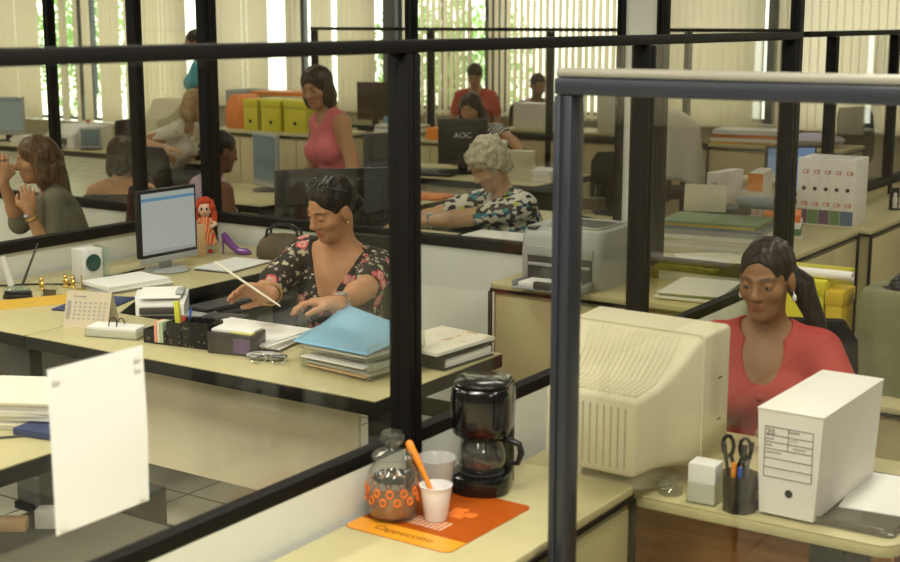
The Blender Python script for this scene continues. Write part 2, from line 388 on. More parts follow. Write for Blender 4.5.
PY = lambda px, x: atx(px, 150, x).y
p403, p638 = aty(405, 240, Y1).x, aty(639, 240, Y1).x
x0 = .4
partition('long black framed glass partition behind the coffee maker with a paper taped on', (x0, Y1), (X2 - .031, Y1), [.03, 1.30 - x0, p403 - x0, p638 - x0, X2 - .06 - x0], 1.825, .882, lh=.034, hw=.02)
y0 = Y1 - .03
partition('tall black framed glass partition running behind the printer and floral dress', (X2, y0), (X2, 8.3),
          [.03, PY(660, X2) - y0, PY(621, X2) - y0, PY(412, X2) - y0, PY(214, X2) - y0, PY(56, X2) - y0, 8.3 - y0 - .03], 2.25, .885, pw=.038,
          fillers=[(PY(660, X2) + PY(623, X2)) / 2 - y0])
partition('tall black framed glass partition behind the desk with the flat monitor', (1.2, Y3), (X2 - .031, Y3),
          [.03, 1.2, 2.4, PX(139, Y3) - 1.2, X2 - 1.2 - .056], 2.25, .905, pw=.05)
x4 = 10.3
partition('distant thin black framed glass partition in front of the far windows', (x4, PY(789, x4)), (x4, PY(314, x4)),
          [.03] + [PY(q, x4) - PY(789, x4) for q in (685, 549, 431)] + [PY(314, x4) - PY(789, x4) - .03], 1.805, .9, pm='tan', pw=.05)
partition('black framed glass partition behind the binders at far right', (7.62, 2.52), (12.4, 2.52),
          [.03, 8.85 - 7.62, 10.1 - 7.62, 11.3 - 7.62, 4.75], 1.81, .885, pm='cream', ext=.45)
# near glazed screen
fx = 2.47; fy = atx(566, 300, fx).y
t = partition('nearest dark grey framed glass screen in front of the old monitor', (fx, fy + .021), (fx, fy - 2.2), [.021, 1.3, 2.17], 1.756, .52, fm='grey_metal', pw=.042, rh=.034)
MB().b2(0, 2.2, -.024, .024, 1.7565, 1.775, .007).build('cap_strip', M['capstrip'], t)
# taped paper
pp = thing('paper_sheet', 'blank white sheet of paper taped to the glass at lower left', 'paper', (1.652, Y1 - .006, 1.118))
rnd = random.Random(3)
MB().grid(lambda u, v: ((u - .5) * .226, -.001 - .004 * math.sin(v * 3.1) ** 2 * u, (v - .5) * .306), 8, 10).build('sheet', M['paper'], pp)
for (a, b) in ((-.095, .135), (.095, .135), (.096, .115), (-.095, -.138), (.095, -.138)): MB().b2(a - .008, a + .008, -.006, -.0055, b - .006, b + .006).build('tape', M['card'], pp)

# ---------------------------------------------------------------- furniture builders
def rounded(x0, x1, y0, y1, r, n=5, corners=(1, 1, 1, 1)):
    pts = []
    for (cx, cy, a0, on) in ((x1 - r, y0 + r, -90, corners[0]), (x1 - r, y1 - r, 0, corners[1]), (x0 + r, y1 - r, 90, corners[2]), (x0 + r, y0 + r, 180, corners[3])):
        if on: pts += [(cx + r * math.cos(R(a0 + 90 * k / n)), cy + r * math.sin(R(a0 + 90 * k / n))) for k in range(n + 1)]
        else: pts.append((x1 if a0 in (-90, 0) else x0, y0 if a0 in (-90, 180) else y1))
    return pts
def cabinet(label, x0, x1, y0, y1, z, name='storage_cabinet', doors=0, face='x0', body='cream', kick=.06, handles=True):
    """laminate cabinet with black rounded edge band round its end panels and under its top"""
    t = thing(name, label, 'cabinet', ((x0 + x1) / 2, (y0 + y1) / 2, 0)); w, d = (x1 - x0) / 2, (y1 - y0) / 2
    MB().b2(-w + .02, w - .02, -d + .02, d - .02, kick, z - .034).build('body', M[body], t)
    MB().b2(-w + .03, w - .03, -d + .03, d - .03, 0, kick).build('plinth', M['trim'], t)
    MB().prism(rounded(-w + .004, w - .004, -d + .004, d - .004, .02), z - .022, z, .002).build('top', M['cream'], t)
    MB().prism(rounded(-w, w, -d, d, .024), z - .034, z - .0225).build('edge_trim', M['trim'], t)
    for sx in (-1, 1):      # upright end edges
        for sy in (-1, 1):
            MB().b2(sx * w, sx * (w - .016), sy * d, sy * (d - .016), 0, z - .034, .004).build('corner_trim', M['trim'], t)
    if doors:
        for k in range(doors):
            if face == 'x0':
                a = -d + .03 + k * (2 * d - .06) / doors; b = a + (2 * d - .06) / doors - .006
                dr = MB().b2(-w + .006, -w + .02, a, b, kick + .02, z - .05, .002).build('door', M[body], t)
                hy = b - .04 if k % 2 == 0 else a + .04
                if handles: MB().tube([(-w + .005, hy, z * .62), (-w - .022, hy, z * .62 - .01), (-w - .022, hy, z * .62 - .09), (-w + .005, hy, z * .62 - .10)], .006).build('handle', M['blackpl'], dr)
            else:
                a = -w + .03 + k * (2 * w - .06) / doors; b = a + (2 * w - .06) / doors - .006
                dr = MB().b2(a, b, -d + .006, -d + .02, kick + .02, z - .05, .002).build('door', M[body], t)
                if handles: MB().ball(((b if k % 2 == 0 else a) + (-.04 if k % 2 == 0 else .04), -d - .002, z * .7), .011).build('lock', M['chrome'], dr)
    return t
def desk(label, poly, z, legs, modesty=None, top='cream', band='trim', bt=.05, mm='modesty', name='office_desk'):
    cx = sum(p[0] for p in poly) / len(poly); cy = sum(p[1] for p in poly) / len(poly)
    P = [(a - cx, b - cy) for a, b in poly]
    t = thing(name, label, 'desk', (cx, cy, 0))
    MB().prism(P, z - .005, z, .0015).build('desktop', M[top], t)
    sc = lambda k: [(a * (1 + k / max(.2, abs(a))) if abs(a) > .05 else a, b * (1 + k / max(.2, abs(b))) if abs(b) > .05 else b) for a, b in P]
    MB().prism(sc(.002), z - bt, z - .0055, .003).build('edge_band', M[band], t)
    for (a, b, c, d) in legs: 
        l = MB().b2(a - cx, b - cx, c - cy, d - cy, .03, z - bt, .004).build('leg', M['dgrey'], t)
        e = .06 if abs(b - a) < abs(d - c) else 0
        MB().b2(a - cx - .01, b - cx + .01, c - cy - .01, d - cy + .01, 0, .03, .004).build('foot', M['trim'], l)
    if modesty:
        a, b, c, d, e = modesty; MB().b2(a - cx, b - cx, c - cy, d - cy, e, z - bt - .001).build('modesty_panel', M[mm], t)
    return t

# ---------------------------------------------------------------- coffee corner
cabinet('low cream cabinet with black edging under the coffee maker', 1.3, 2.95, 1.405, 1.842, .74, doors=3, face='y0')
ZC = .7402
# placemat
pm = thing('placemat', 'rust and orange printed cardboard placemat under the jar and cups', 'placemat', (2.497, 1.690, ZC), R(-1))
def rr(w, h, r, ox=0, oy=0): return [(a + ox, b + oy) for a, b in rounded(-w / 2, w / 2, -h / 2, h / 2, r)]
M['rust'] = mat('rust_printed_card', (.36, .070, .004), .5, 0, .25, 5, spec=.15)
M['strip'] = mat('orange_printed_card', (.80, .32, .02), .3, 0, .05, coat=.2)
M['print_dark'] = mat('dark_brown_ink', (.10, .03, .01), .5); M['print_light'] = mat('cream_ink', (.8, .6, .42), .5); M['print_or'] = mat('orange_ink', (.75, .17, .02), .5)
mh, mw = .292, .352
MB().prism(rounded(-mw / 2, mw / 2, -mh / 2, mh / 2, .022), 0, .0015).build('card', M['rust'], pm)
st = MB().prism(rounded(-mw / 2 + .0006, -mw / 2 + .07, -mh / 2 + .0006, mh / 2 - .0006, .0215, corners=(0, 0, 1, 1)), .0015, .0019).build('orange_strip', M['strip'], pm)
text('lettering', 'Cappuccino', .034, M['print_dark'], st, (-mw / 2 + .037, 0, .0023), (0, 0, R(-90)), .0001)
ln = MB()
for k in range(7):
    for q in range(9): ln.b2(-.075 + k * .0075, -.071 + k * .0075, -.055 + q * .0125, -.046 + q * .0125 - (k % 3) * .001, .0015, .0018)
ln.build('small_print', M['print_light'], pm)
fl = MB(); rnd = random.Random(5)
for k in range(12):
    a = rnd.uniform(0, 6.28); c = rnd.uniform(0, .045)
    fl.ball((.04 + math.cos(a) * c * .7, -.015 + math.sin(a) * c, .0016), (.017, .011, .0006), 10, (0, 0, a))
fl.build('printed_picture', M['print_or'], pm)
# glass jar
jp = at(393, 517, ZC); jar = thing('glass_jar', 'lidded glass jar of ground coffee with orange flower print', 'jar', (jp.x, jp.y, ZC + .0016))
MB().lathe([(0, .004), (.058, .004), (.064, .010), (.068, .03), (.069, .08), (.066, .105), (.055, .122), (.050, .128), (.050, .136), (.056, .140), (.0555, .143), (.049, .143), (.047, .130), (.052, .12), (.063, .103), (.066, .08), (.065, .03), (.061, .013), (0, .010)], 36).build('jar_body', M['jar'], jar)
MB().lathe([(0, .0105), (.059, .0115), (.0640, .026), (.0645, .044), (0, .046)], 32).build('coffee', mat('ground_coffee', (.34, .14, .04), .9, 0, .3, 120, bump=.5, bscale=300), jar)
M['pouch'] = mat('dark_wrapper', (.02, .022, .015), .35, 0, .2, 30)
sp = MB()
for a0 in range(0, 360, 40): sp.box((.046 * math.cos(R(a0)), .046 * math.sin(R(a0)), .094), (.026, .006, .014), (R(a0 * 3 % 17), R(a0 % 13), R(a0 + 90)), .003)
sp.box((0, 0, .086), (.06, .05, .008), (.1, .1, .4), .003)
sp.build('sachets', M['pouch'], jar)
fb = MB()
for row, z in enumerate((.072, .052)):
    for k in range(12):
        a = 2 * math.pi * (k + .5 * row) / 12
        c = Vector((.0695 * math.cos(a), .0695 * math.sin(a), z)); u = Vector((-math.sin(a), math.cos(a), 0)); w = Vector((0, 0, 1)); o_ = Vector((math.cos(a), math.sin(a), 0)) * .0006
        fb.tube([c + o_ + (u * math.cos(q * .785) + w * math.sin(q * .785)) * .0085 for q in range(9)], .0026, 6)
fb.build('printed_flowers', M['print_or'], jar)
lid = MB().lathe([(0, .141), (.052, .141), (.054, .146), (.050, .152), (.030, .158), (.018, .162), (.016, .168), (.026, .172), (.031, .182), (.031, .192), (.026, .200), (.0, .203)], 32).build('lid', M['jar'], jar)
jar.scale = (.88, .88, 1.02)
# cups and stirrer
c = at(436, 520, ZC); cup = thing('plastic_cup', 'small white plastic coffee cup holding an orange stirrer', 'cup', (c.x, c.y, ZC + .0016))
MB().lathe([(0, .002), (.024, .001), (.026, .004), (.034, .060), (.0355, .068), (.037, .082), (.0385, .084), (.036, .0845), (.0335, .066), (.0235, .007), (0, .006)], 32).build('cup_wall', mat('white_thin_plastic', (.82, .82, .80), .3, 0, .02, sub=.1), cup)
MB().lathe([(0, .040), (.028, .040)], 24).build('coffee', mat('black_coffee', (.03, .012, .005), .1), cup)
ob = MB(); A = Vector((c.x + .012, c.y + .012, ZC + .05)); B = dep(409, 443, (A - CAM).dot(FW) + .01)
ob.tube([A, A.lerp(B, .35), A.lerp(B, .7), B, B + (B - A).normalized() * .006], [.0045, .006, .0085, .0095, .005], 10)
solo('stirrer', ob, M['orange'], 'orange plastic stirrer standing in the white cup', 'stirrer')
c = at(432, 496, ZC); cc = solo('plastic_cup', MB().lathe([(0, .002), (.034, .001), (.036, .004), (.047, .095), (.05, .1), (.048, .101), (.045, .096), (.034, .006), (0, .005)], 32), M['frost'], 'larger clear plastic cup behind the white cup, against the partition', 'cup', (c.x, c.y - .012, ZC))
# coffee maker, facing the camera
cm_ = at(480, 487, ZC); cm = thing('coffee_maker', 'black drip coffee maker with glass jug on the cream cabinet', 'coffee maker', (cm_.x + .015, cm_.y + .0, ZC), R(22))
# local: -x is the front
MB().prism(rounded(-.115, .075, -.083, .083, .07, 8), 0, .052, .006).build('base', M['gloss'], cm)
MB().lathe([(0, .0525), (.062, .0525), (.064, .055), (0, .056)], 28, (-.025, 0, 0)).build('warming_plate', M['dgrey'], cm)
MB().prism(rounded(.035, .092, -.078, .078, .03, 6), .0, .30, .006).build('column', M['gloss'], cm)
head = MB().hull([[(a, b, z) for a, b in rounded(-.105 * s, .092, -.086 * s, .086 * s, .062 * s, 8)] for z, s in ((.165, .86), (.172, .93), (.20, .98), (.27, 1.0), (.292, .98), (.304, .93), (.310, .82))])
head.build('brew_head', M['gloss'], cm)
MB().prism(rounded(-.096, .088, -.077, .077, .06, 8), .3085, .316, .003).build('lid', M['gloss'], cm)
ca = MB().lathe([(0, .0565), (.055, .0565), (.061, .062), (.067, .085), (.068, .105), (.062, .130), (.052, .148), (.050, .156), (.048, .156), (.050, .147), (.060, .129), (.066, .105), (.065, .085), (.059, .065), (0, .060)], 32, (-.025, 0, 0)).build('carafe', M['jar'], cm)
MB().lathe([(0, .0605), (.058, .066), (.0635, .08), (0, .0805)], 28, (-.025, 0, 0)).build('coffee', mat('brewed_coffee', (.025, .010, .004), .08), ca)
MB().lathe([(.052, .150), (.055, .150), (.055, .163), (.0, .164)], 28, (-.025, 0, 0)).build('carafe_lid', M['blackpl'], ca)
MB().tube([(-.025 - .02, -.050, .156), (-.025 - .03, -.085, .158), (-.025 - .04, -.112, .150), (-.025 - .04, -.118, .125), (-.025 - .038, -.108, .095), (-.025 - .025, -.075, .085)], [.007, .009, .0095, .0095, .008, .006], 10).build('handle', M['blackpl'], ca)
cb = [at(497, 430, .82), at(520, 440, .745), at(540, 445, .745), (2.97, 1.80, .7465)]
cm.scale = (.87, .87, .86)
solo('power_cable', MB().tube([(2.80, 1.80, .745), (2.84, 1.82, .745), (2.89, 1.80, .745), (2.93, 1.78, .745)], .003, 6), M['blackpl'], 'thin black cable on the cabinet behind the coffee maker', 'cable')

# ---------------------------------------------------------------- red shirt's desk
ZR = .70
M['brownpanel'] = mat('warm_brown_board', (.62, .30, .10), .35, 0, .2, 3, stretch=(20, 2, 20))
desk('cream computer desk carrying the old beige monitor and the archive box', rounded(2.985, 3.62, .78, 1.80, .05, 5, (1, 1, 1, 1)), ZR, [(3.05, 3.09, .86, 1.0), (3.05, 3.09, 1.6, 1.74), (3.5, 3.54, .86, 1.0), (3.5, 3.54, 1.6, 1.74)], (3.30, 3.315, .87, 1.73, .06), band='cream', bt=.03, mm='brownpanel')
M['floorwood'] = M['wood']
ped = thing('drawer_pedestal', 'brown wooden drawer pedestal under the computer desk', 'drawer unit', (3.472, 1.01, 0)); ped.scale = (.6, 1, 1)
MB().b2(-.2, .2, -.22, .22, .04, .5, .004).build('body', M['wood'], ped); MB().b2(-.18, .18, -.2, .2, 0, .04).build('plinth', M['trim'], ped)
for k in range(3):
    d = MB().b2(.2, .216, -.21, .21, .06 + k * .145, .195 + k * .145, .003).build('drawer', M['wood'], ped); MB().tube([(.216, -.05, .15 + k * .145), (.235, -.04, .15 + k * .145), (.235, .04, .15 + k * .145), (.216, .05, .15 + k * .145)], .005).build('handle', M['chrome'], d)
solo('floor_mat', MB().b2(3.0, 4.6, .4, 1.7, .0005, .006, .002), mat('brown_mat', (.46, .23, .09), .5, 0, .3, 3), 'brown mat on the floor under the computer desk', 'mat')
# CRT builder: screen faces +x local, back faces -x
def crt(label, loc, rz, k=1., m='beige', vents=True):
    t = thing('crt_monitor', label, 'monitor', loc, rz)
    w, h = .205 * k, .37 * k
    z0 = .055 * k
    def ring(x, ws, za, zb, r): return [(x, a, b) for a, b in rounded(-ws, ws, za, zb, r, 4)]
    MB().hull([ring(-.21 * k, .125 * k, z0 + .02 * k, z0 + .20 * k, .012 * k), ring(-.205 * k, .131 * k, z0 + .012 * k, z0 + .208 * k, .016 * k), ring(-.10 * k, .138 * k, z0 + .008 * k, z0 + .225 * k, .02 * k), ring(-.04 * k, .162 * k, z0 + .004 * k, z0 + .272 * k, .02 * k), ring(.0 * k, .182 * k, z0, z0 + .318 * k, .02 * k), ring(.022 * k, .189 * k, z0 - .002 * k, z0 + .333 * k, .02 * k)]).build('rear_shell', M[m], t, ang=50)
    MB().hull([ring(.0215 * k, .193 * k, z0 - .004 * k, z0 + .338 * k, .014 * k), ring(.15 * k, .197 * k, z0 - .008 * k, z0 + .344 * k, .012 * k), ring(.165 * k, .193 * k, z0 - .004 * k, z0 + .340 * k, .012 * k)]).build('front_bezel', M[m], t)
    MB().grid(lambda u, v: (.1655 * k + .008 * k * (1 - (2 * u - 1) ** 2) * (1 - (2 * v - 1) ** 2), (u - .5) * .33 * k, z0 + .055 * k + v * .255 * k), 10, 8).build('screen', M['pale'], t)
    MB().lathe([(0, 0), (.13 * k, 0), (.135 * k, .008 * k), (.12 * k, .022 * k), (.07 * k, .034 * k), (.06 * k, .05 * k), (0, .055 * k)], 28, (-.02 * k, 0, 0)).build('swivel_base', M[m], t)
    if vents:
        v = MB()
        for i in range(17):       # raised louvres on the sloping top
            yy = (-.112 + i * .014) * k
            v.tube([(-.19 * k, yy, z0 + .2115 * k), (-.10 * k, yy * 1.05, z0 + .2255 * k), (-.04 * k, yy * 1.1, z0 + .2735 * k), (.01 * k, yy * 1.15, z0 + .325 * k)], .0042 * k, 6)
        v.build('top_louvres', M[m], t)
        v = MB()
        for i in range(11): v.b2(-.2115 * k, -.2095 * k, (-.10 + i * .02) * k - .0025, (-.10 + i * .02) * k + .0025, z0 + .03 * k, z0 + .185 * k)
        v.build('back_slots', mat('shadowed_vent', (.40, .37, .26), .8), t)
        for zz in (.21, .10): MB().b2(.10 * k, .118 * k, -.198 * k, -.1955 * k, z0 + zz * k, z0 + (zz + .004) * k).build('side_slot', M['dgrey'], t)
    return t
CK = 1.0
crt('big old beige tube monitor seen from behind, near the glass screen', (3.13, 1.515, ZR + .0005), R(-3), CK)
# archive box on acrylic tray
tr = thing('document_tray', 'smoky clear acrylic tray under the white archive box', 'tray', (3.26, .965, ZR))
M['smoke'] = glassmat('smoky_acrylic', (.62, .62, .55), 1.45, .05, .2, (.35, .33, .28))
MB().prism(rounded(-.225, .225, -.165, .155, .02), .0, .006, .001).build('plate', M['smoke'], tr)
for (a, b, c_, d) in ((-.225, -.219, -.15, .14), (-.21, .21, .149, .155), (-.21, .21, -.165, -.159)): MB().b2(a, b, c_, d, .006, .02, .002).build('rim', M['smoke'], tr)
solo('paper_sheet', MB().box((0, 0, .002), (.30, .2, .003), (0, 0, .1)), M['paper'], 'white papers on the acrylic tray beside the archive box', 'paper', (3.32, .885, ZR + .0061))
bx = thing('archive_box', 'white cardboard archive box with a printed form and finger hole', 'box', (3.235, 1.045, ZR + .0093), R(-1.5))
bw, bl, bh = .080, .215, .254
MB().hull([[(-bl, -bw * s_, z), (bl, -bw * s_, z), (bl, bw * s_, z), (-bl, bw * s_, z)] for z, s_ in ((0, .84), (bh * .5, .93), (bh, 1))]).build('carton', M['card'], bx)
MB().b2(-bl - .002, bl + .002, -bw - .002, bw + .002, bh, bh + .004, .0015).build('lid_flap', M['card'], bx)
MB().lathe([(0, 0), (.0095, 0), (.0095, -.0008)], 20, (-bl - .0012, -.005, .058), (0, R(90), 0)).build('finger_hole', M['blackpl'], bx)
fm = MB(); yl, yr, zt, zb_ = .060, -.058, .215, .092; xx = -bl - .0008
rows = [.215, .195, .178, .161, .138, .115, .092]
for z in rows: fm.b2(xx - .0006, xx, yr, yl, z - .0007, z + .0007)
for y in (yl, yr): fm.b2(xx - .0006, xx, y - .0007, y + .0007, zb_, zt)
fm.b2(xx - .0006, xx, .002, .0034, .161, .215)
fm.build('printed_form', M['dgrey'], bx)
for (s_, b_, y, z) in ((.009, 'NOME', -.012, .208), (.007, 'SETOR', .048, .186), (.007, 'DATA', -.012, .188), (.007, 'ANO', .050, .170), (.007, 'ARQUIVO', -.026, .170), (.007, 'CONTEUDO', .038, .153)):
    text('form_lettering', b_, s_, M['dgrey'], bx, (xx - .001, y, z), (R(90), 0, R(-90)), .0001)
text('form_lettering', '20', .022, M['dgrey'], bx, (xx - .001, .046, .202), (R(90), 0, R(-90)), .0001)
# memo holder, pen pot, clips, tape
c = at(699, 505, ZR); mh_ = thing('memo_cube', 'white block of memo paper in a clear holder beside the pen pot', 'memo block', (c.x + .035, c.y, ZR), R(3))
MB().b2(-.03, .03, -.035, .035, .003, .102, .002).build('memo_paper', M['paper'], mh_)
hd = MB().b2(-.033, .033, -.038, .038, 0, .003); hd.b2(-.033, -.031, -.038, .038, .003, .055); hd.b2(-.031, .033, .036, .038, .003, .055); hd.b2(-.031, .033, -.038, -.036, .003, .055)
hd.build('holder', M['clear'], mh_)
M['smokepot'] = glassmat('dark_smoky_acrylic', (.55, .53, .46), 1.5, .03, .35, (.10, .095, .08))
c = at(733, 514, ZR); pot = thing('pen_pot', 'dark mesh pen pot crowded with scissors and pens', 'pen pot', (c.x + .035, c.y, ZR))
MB().lathe([(0, 0), (.040, 0), (.042, .003), (.045, .092), (.046, .094), (.043, .094), (.040, .006), (0, .004)], 8).build('pot', M['smokepot'], pot)
def pen(label, a, b, r, m, cap=None, name='pen', cat='pen', group=None):
    q = MB().cyl(a, b, r, r * .9, 10); o = q.build(name, M[m]); tag(o, label, cat, group)
    if cap:
        d = (Vector(b) - Vector(a)); MB().cyl(Vector(a) + d * .78, Vector(b) + d * .06, r * 1.18, r * 1.1, 10).build('pen_cap', M[cap], o)
    return o
px_, py_ = c.x + .035, c.y
pen('black pen leaning left in the mesh pot by the archive box', (px_ - .012, py_ + .012, ZR + .008), (px_ - .03, py_ + .03, ZR + .165), .0045, 'blackpl', 'dgrey')
pen('black marker upright at the centre of the mesh pot', (px_, py_ - .004, ZR + .008), (px_ + .004, py_ - .008, ZR + .155), .006, 'blackpl', 'gloss')
pen('blue pen low at the front of the mesh pot', (px_ - .022, py_ - .008, ZR + .008), (px_ - .026, py_ - .01, ZR + .11), .005, 'blue', 'blue')
pen('orange highlighter at the left of the mesh pot', (px_ - .018, py_ + .008, ZR + .008), (px_ - .024, py_ + .006, ZR + .118), .006, 'orange', 'orange')
pen('dark pen leaning far right out of the mesh pot', (px_ + .01, py_ - .012, ZR + .008), (px_ + .0, py_ - .095, ZR + .15), .0045, 'dgrey', 'blackpl')
pen('clear pen standing at the back of the mesh pot', (px_ + .016, py_ + .004, ZR + .008), (px_ + .02, py_ - .02, ZR + .16), .0045, 'silver', 'blackpl')
sc_ = thing('scissors', 'black handled scissors upright in the mesh pen pot', 'scissors', (px_ + .008, py_ + .014, ZR + .006))
MB().box((0, 0, .05), (.003, .014, .1), (.12, 0, 0)).box((0.003, 0, .05), (.003, .014, .1), (-.12, 0, 0)).build('blade', M['chrome'], sc_)
for s_ in (-1, 1):
    MB().tube([(0, s_ * .004, .095), (0, s_ * .012, .12)] + [(0, s_ * (.022 + .014 * math.cos(q)), .148 + .026 * math.sin(q)) for q in [(-1.9 + i * .6283 if s_ > 0 else -1.9 + i * .6283) for i in range(11)]], .005, 8).build('handle', M['blackpl'], sc_)
c = at(757, 508, ZR); tp = thing('tape_dispenser', 'yellow tape roll in a blue dispenser beside the archive box', 'tape', (c.x + .01, c.y, ZR), R(10))
MB().b2(-.012, .012, -.03, .03, 0, .02, .004).b2(-.012, .012, -.018, .02, .05, .075, .004).b2(-.012, .012, .012, .026, .01, .07, .004).build('dispenser_body', M['blue'], tp)
MB().lathe([(.012, -.0095), (.026, -.0095), (.026, .0095), (.012, .0095), (.012, -.0095)], 24, (0, -.004, .046), (0, R(90), 0)).build('tape_roll', M['yellow'], tp)
c = at(664, 497, ZR); cl = thing('clip_tin', 'clear tub of metal paper clips beside the old monitor', 'clip tub', (c.x + .035, c.y, ZR))
MB().lathe([(0, 0), (.03, 0), (.031, .003), (.033, .04), (.031, .04), (.029, .004), (0, .003)], 20).build('tub', M['clear'], cl)
q = MB(); rnd = random.Random(4)
for k in range(26):
    p = Vector((rnd.uniform(-.017, .017), rnd.uniform(-.017, .017), .008 + .028 * rnd.random())); e = Euler((rnd.random() * 3, rnd.random() * 3, rnd.random() * 3)).to_matrix()
    q.tube([p + e @ Vector(v) for v in ((-.007, .002, 0), (.006, .002, 0), (.006, -.002, 0), (-.006, -.002, 0))], .0007, 5)
q.build('paper_clips', M['chrome'], cl)['kind'] = 'stuff'
solo('plastic_bag', MB().ball((0, 0, .10), (.06, .09, .10), 14), M['frost'], 'pale plastic bag on the floor under the left end of the computer desk', 'bag', (3.18, 1.68, .0))
# yellow file boxes behind the red shirt
cabinet('low cream cabinet holding the big yellow file boxes behind the coral top', 4.62, 5.12, .75, 1.80, .56)
M['amber2'] = mat('amber_yellow_card', (.60, .42, .03), .4)
def filebox(label, x, y, z, sx, sy, sz, m='yellow', rz=0):
    t = thing('file_box', label, 'file box', (x, y, z), rz)
    MB().b2(-sx / 2, sx / 2, -sy / 2, sy / 2, 0, sz, .006).build('carton', M[m], t)
    MB().b2(-sx / 2 - .003, sx / 2 + .003, -sy / 2 - .003, sy / 2 + .003, sz - .05, sz + .003, .004).build('lid', M[m], t)
    MB().lathe([(0, 0), (.014, 0), (.014, -.001)], 16, (-sx / 2 - .0012, 0, sz * .3), (0, R(90), 0)).build('finger_hole', M['blackpl'], t)
    return t
filebox('big yellow file box directly behind the coral top', 4.90, 1.67, .561, .34, .25, .39)
filebox('amber stand-in block for the side face of the big yellow file box', 4.80, 1.508, .561, .14, .06, .36, 'amber2')  # added amber block, stands in for the big yellow box's side face
solo('paper_roll', MB().lathe([(.010, -.18), (.018, -.18), (.018, .18), (.010, .18), (.010, -.18)], 20, rot=(R(90), 0, 0)), M['card'], 'rolled white paper lying along the top of the yellow file boxes', 'paper roll', (4.78, 1.64, .973))
M['sage'] = mat('sage_green_fabric', (.19, .20, .10), .8, 0, .2, 6)
def bagmesh(w, d, h): 
    return MB().hull([[(a * s * (1 + .03 * math.sin(k)), b * s2 * (1 + .05 * math.cos(k * 2)), z) for k, (a, b) in enumerate(rounded(-w, w, -d, d, min(w, d) * .8, 5))] for z, s, s2 in ((0, .9, .9), (.02, 1, 1), (h * .5, 1.03, 1), (h * .85, .98, .75), (h, .92, .4))])
def pleated(w, d, h):
    base = rounded(-w, w, -d, d, .03, 6); n_ = len(base); dense = []
    for i_ in range(n_):
        a_, b_ = Vector(base[i_]), Vector(base[(i_ + 1) % n_]); m_ = max(1, int((b_ - a_).length / .018)); dense += [a_.lerp(b_, k_ / m_) for k_ in range(m_)]
    return MB().hull([[(p.x * s + .006 * math.sin(i_ * 1.1) * q, p.y * s + .006 * math.cos(i_ * 1.3) * q, z) for i_, p in enumerate(dense)] for z, s, q in ((0, 1, 1.2), (h * .4, .98, 1.0), (h * .8, .96, .7), (h * .97, .94, .3), (h, .90, .1))])
solo('cloth_bag', pleated(.12, .11, .37), M['sage'], 'grey green cloth bag on the cabinet right of the yellow boxes', 'bag', (4.88, 1.33, .561))
solo('cap', MB().lathe([(0, .05), (.035, .045), (.06, .022), (.064, 0), (.085, -.002), (.064, -.003), (0, -.002)], 22), M['blackpl'], 'small black cap on top of the grey green bag', 'cap', (4.90, 1.30, .933))

# ---------------------------------------------------------------- printer corner
ZP = .80
cabinet('cream cabinet with black edging carrying the grey printer', 4.73, 5.212, 1.93, 2.96, ZP, doors=2, face='x0')
def laser_printer(loc, rz):
    t = thing('laser_printer', 'pale grey laser printer on the black edged cream cabinet', 'printer', loc, rz)   # front faces -x
    w, d, h = .185, .19, .235
    MB().hull([[(a, b, z) for a, b in rounded(-d + o1, d, -w, w, .03, 5)] for z, o1 in ((0, .012), (.01, .004), (.13, .0), (.19, .01), (.225, .03), (.235, .05))]).build('housing', M['printer'], t)
    MB().b2(-d - .004, -d + .004, -.145, .145, .02, .155, .003).build('front_recess', M['dgrey'], t)
    MB().b2(-d - .008, -d + .01, -.15, .15, .125, .165, .004).build('front_cover', M['printer'], t)
    MB().b2(-d - .012, -d, -.14, .14, .085, .098, .003).build('feed_slot', M['silver'], t)
    tr = MB().b2(-d - .13, -d + .02, -.15, .15, .004, .016, .004).b2(-d - .13, -d, -.15, -.142, .016, .04, .003).b2(-d - .13, -d, .142, .15, .016, .04, .003).build('paper_tray', M['silver'], t)
    MB().b2(-d - .12, -d + .02, -.105, .125, .0165, .034, .002).build('tray_paper', M['paper'], tr)
    MB().b2(-d - .135, -d - .11, -.03, .05, .012, .042, .005).build('tray_latch', M['dgrey'], tr)
    MB().hull([[(x, y, z) for x, y in rounded(-.10, .13, -.13, .10, .02)] for z in (.2352, .2365)]).build('output_well', M['blackpl'], t)
    rm = MB(); L_ = rounded(-.105, .135, -.135, .105, .024, 5); L_ = L_ + L_[:1]
    rm.tube([(a, b, .2385) for a, b in L_], .006, 6).build('well_rim', M['printer'], t)
    MB().b2(-.165, -.115, .12, .165, .226, .2385, .004).build('control_panel', M['dgrey'], t)
    return t
pr = at(577, 287, ZP)
laser_printer((4.985, 2.665, ZP), R(2))
def stack(label, loc, n, w, d, rz=0, mats=('paper', 'paper2', 'card'), t=.012, name='paper_stack', cat='papers', jit=.08, seed=1, group=None):
    th = thing(name, label, cat, loc, rz, group); rnd = random.Random(seed); z = 0
    for k in range(n):
        h = t * rnd.uniform(.6, 1.4)
        MB().box((rnd.uniform(-.01, .01), rnd.uniform(-.01, .01), z + h / 2), (w * rnd.uniform(.92, 1), d * rnd.uniform(.92, 1), h - .0006), (0, 0, rnd.uniform(-jit, jit)), .001, 1).build('sheaf', M[mats[k % len(mats)]], th); z += h
    return th
stack('stack of white forms on the printer cabinet against the glass', (4.99, 2.13, ZP + .0003), 5, .36, .26, .1, ('paper', 'card', 'green', 'paper', 'paper'), .007, seed=8)

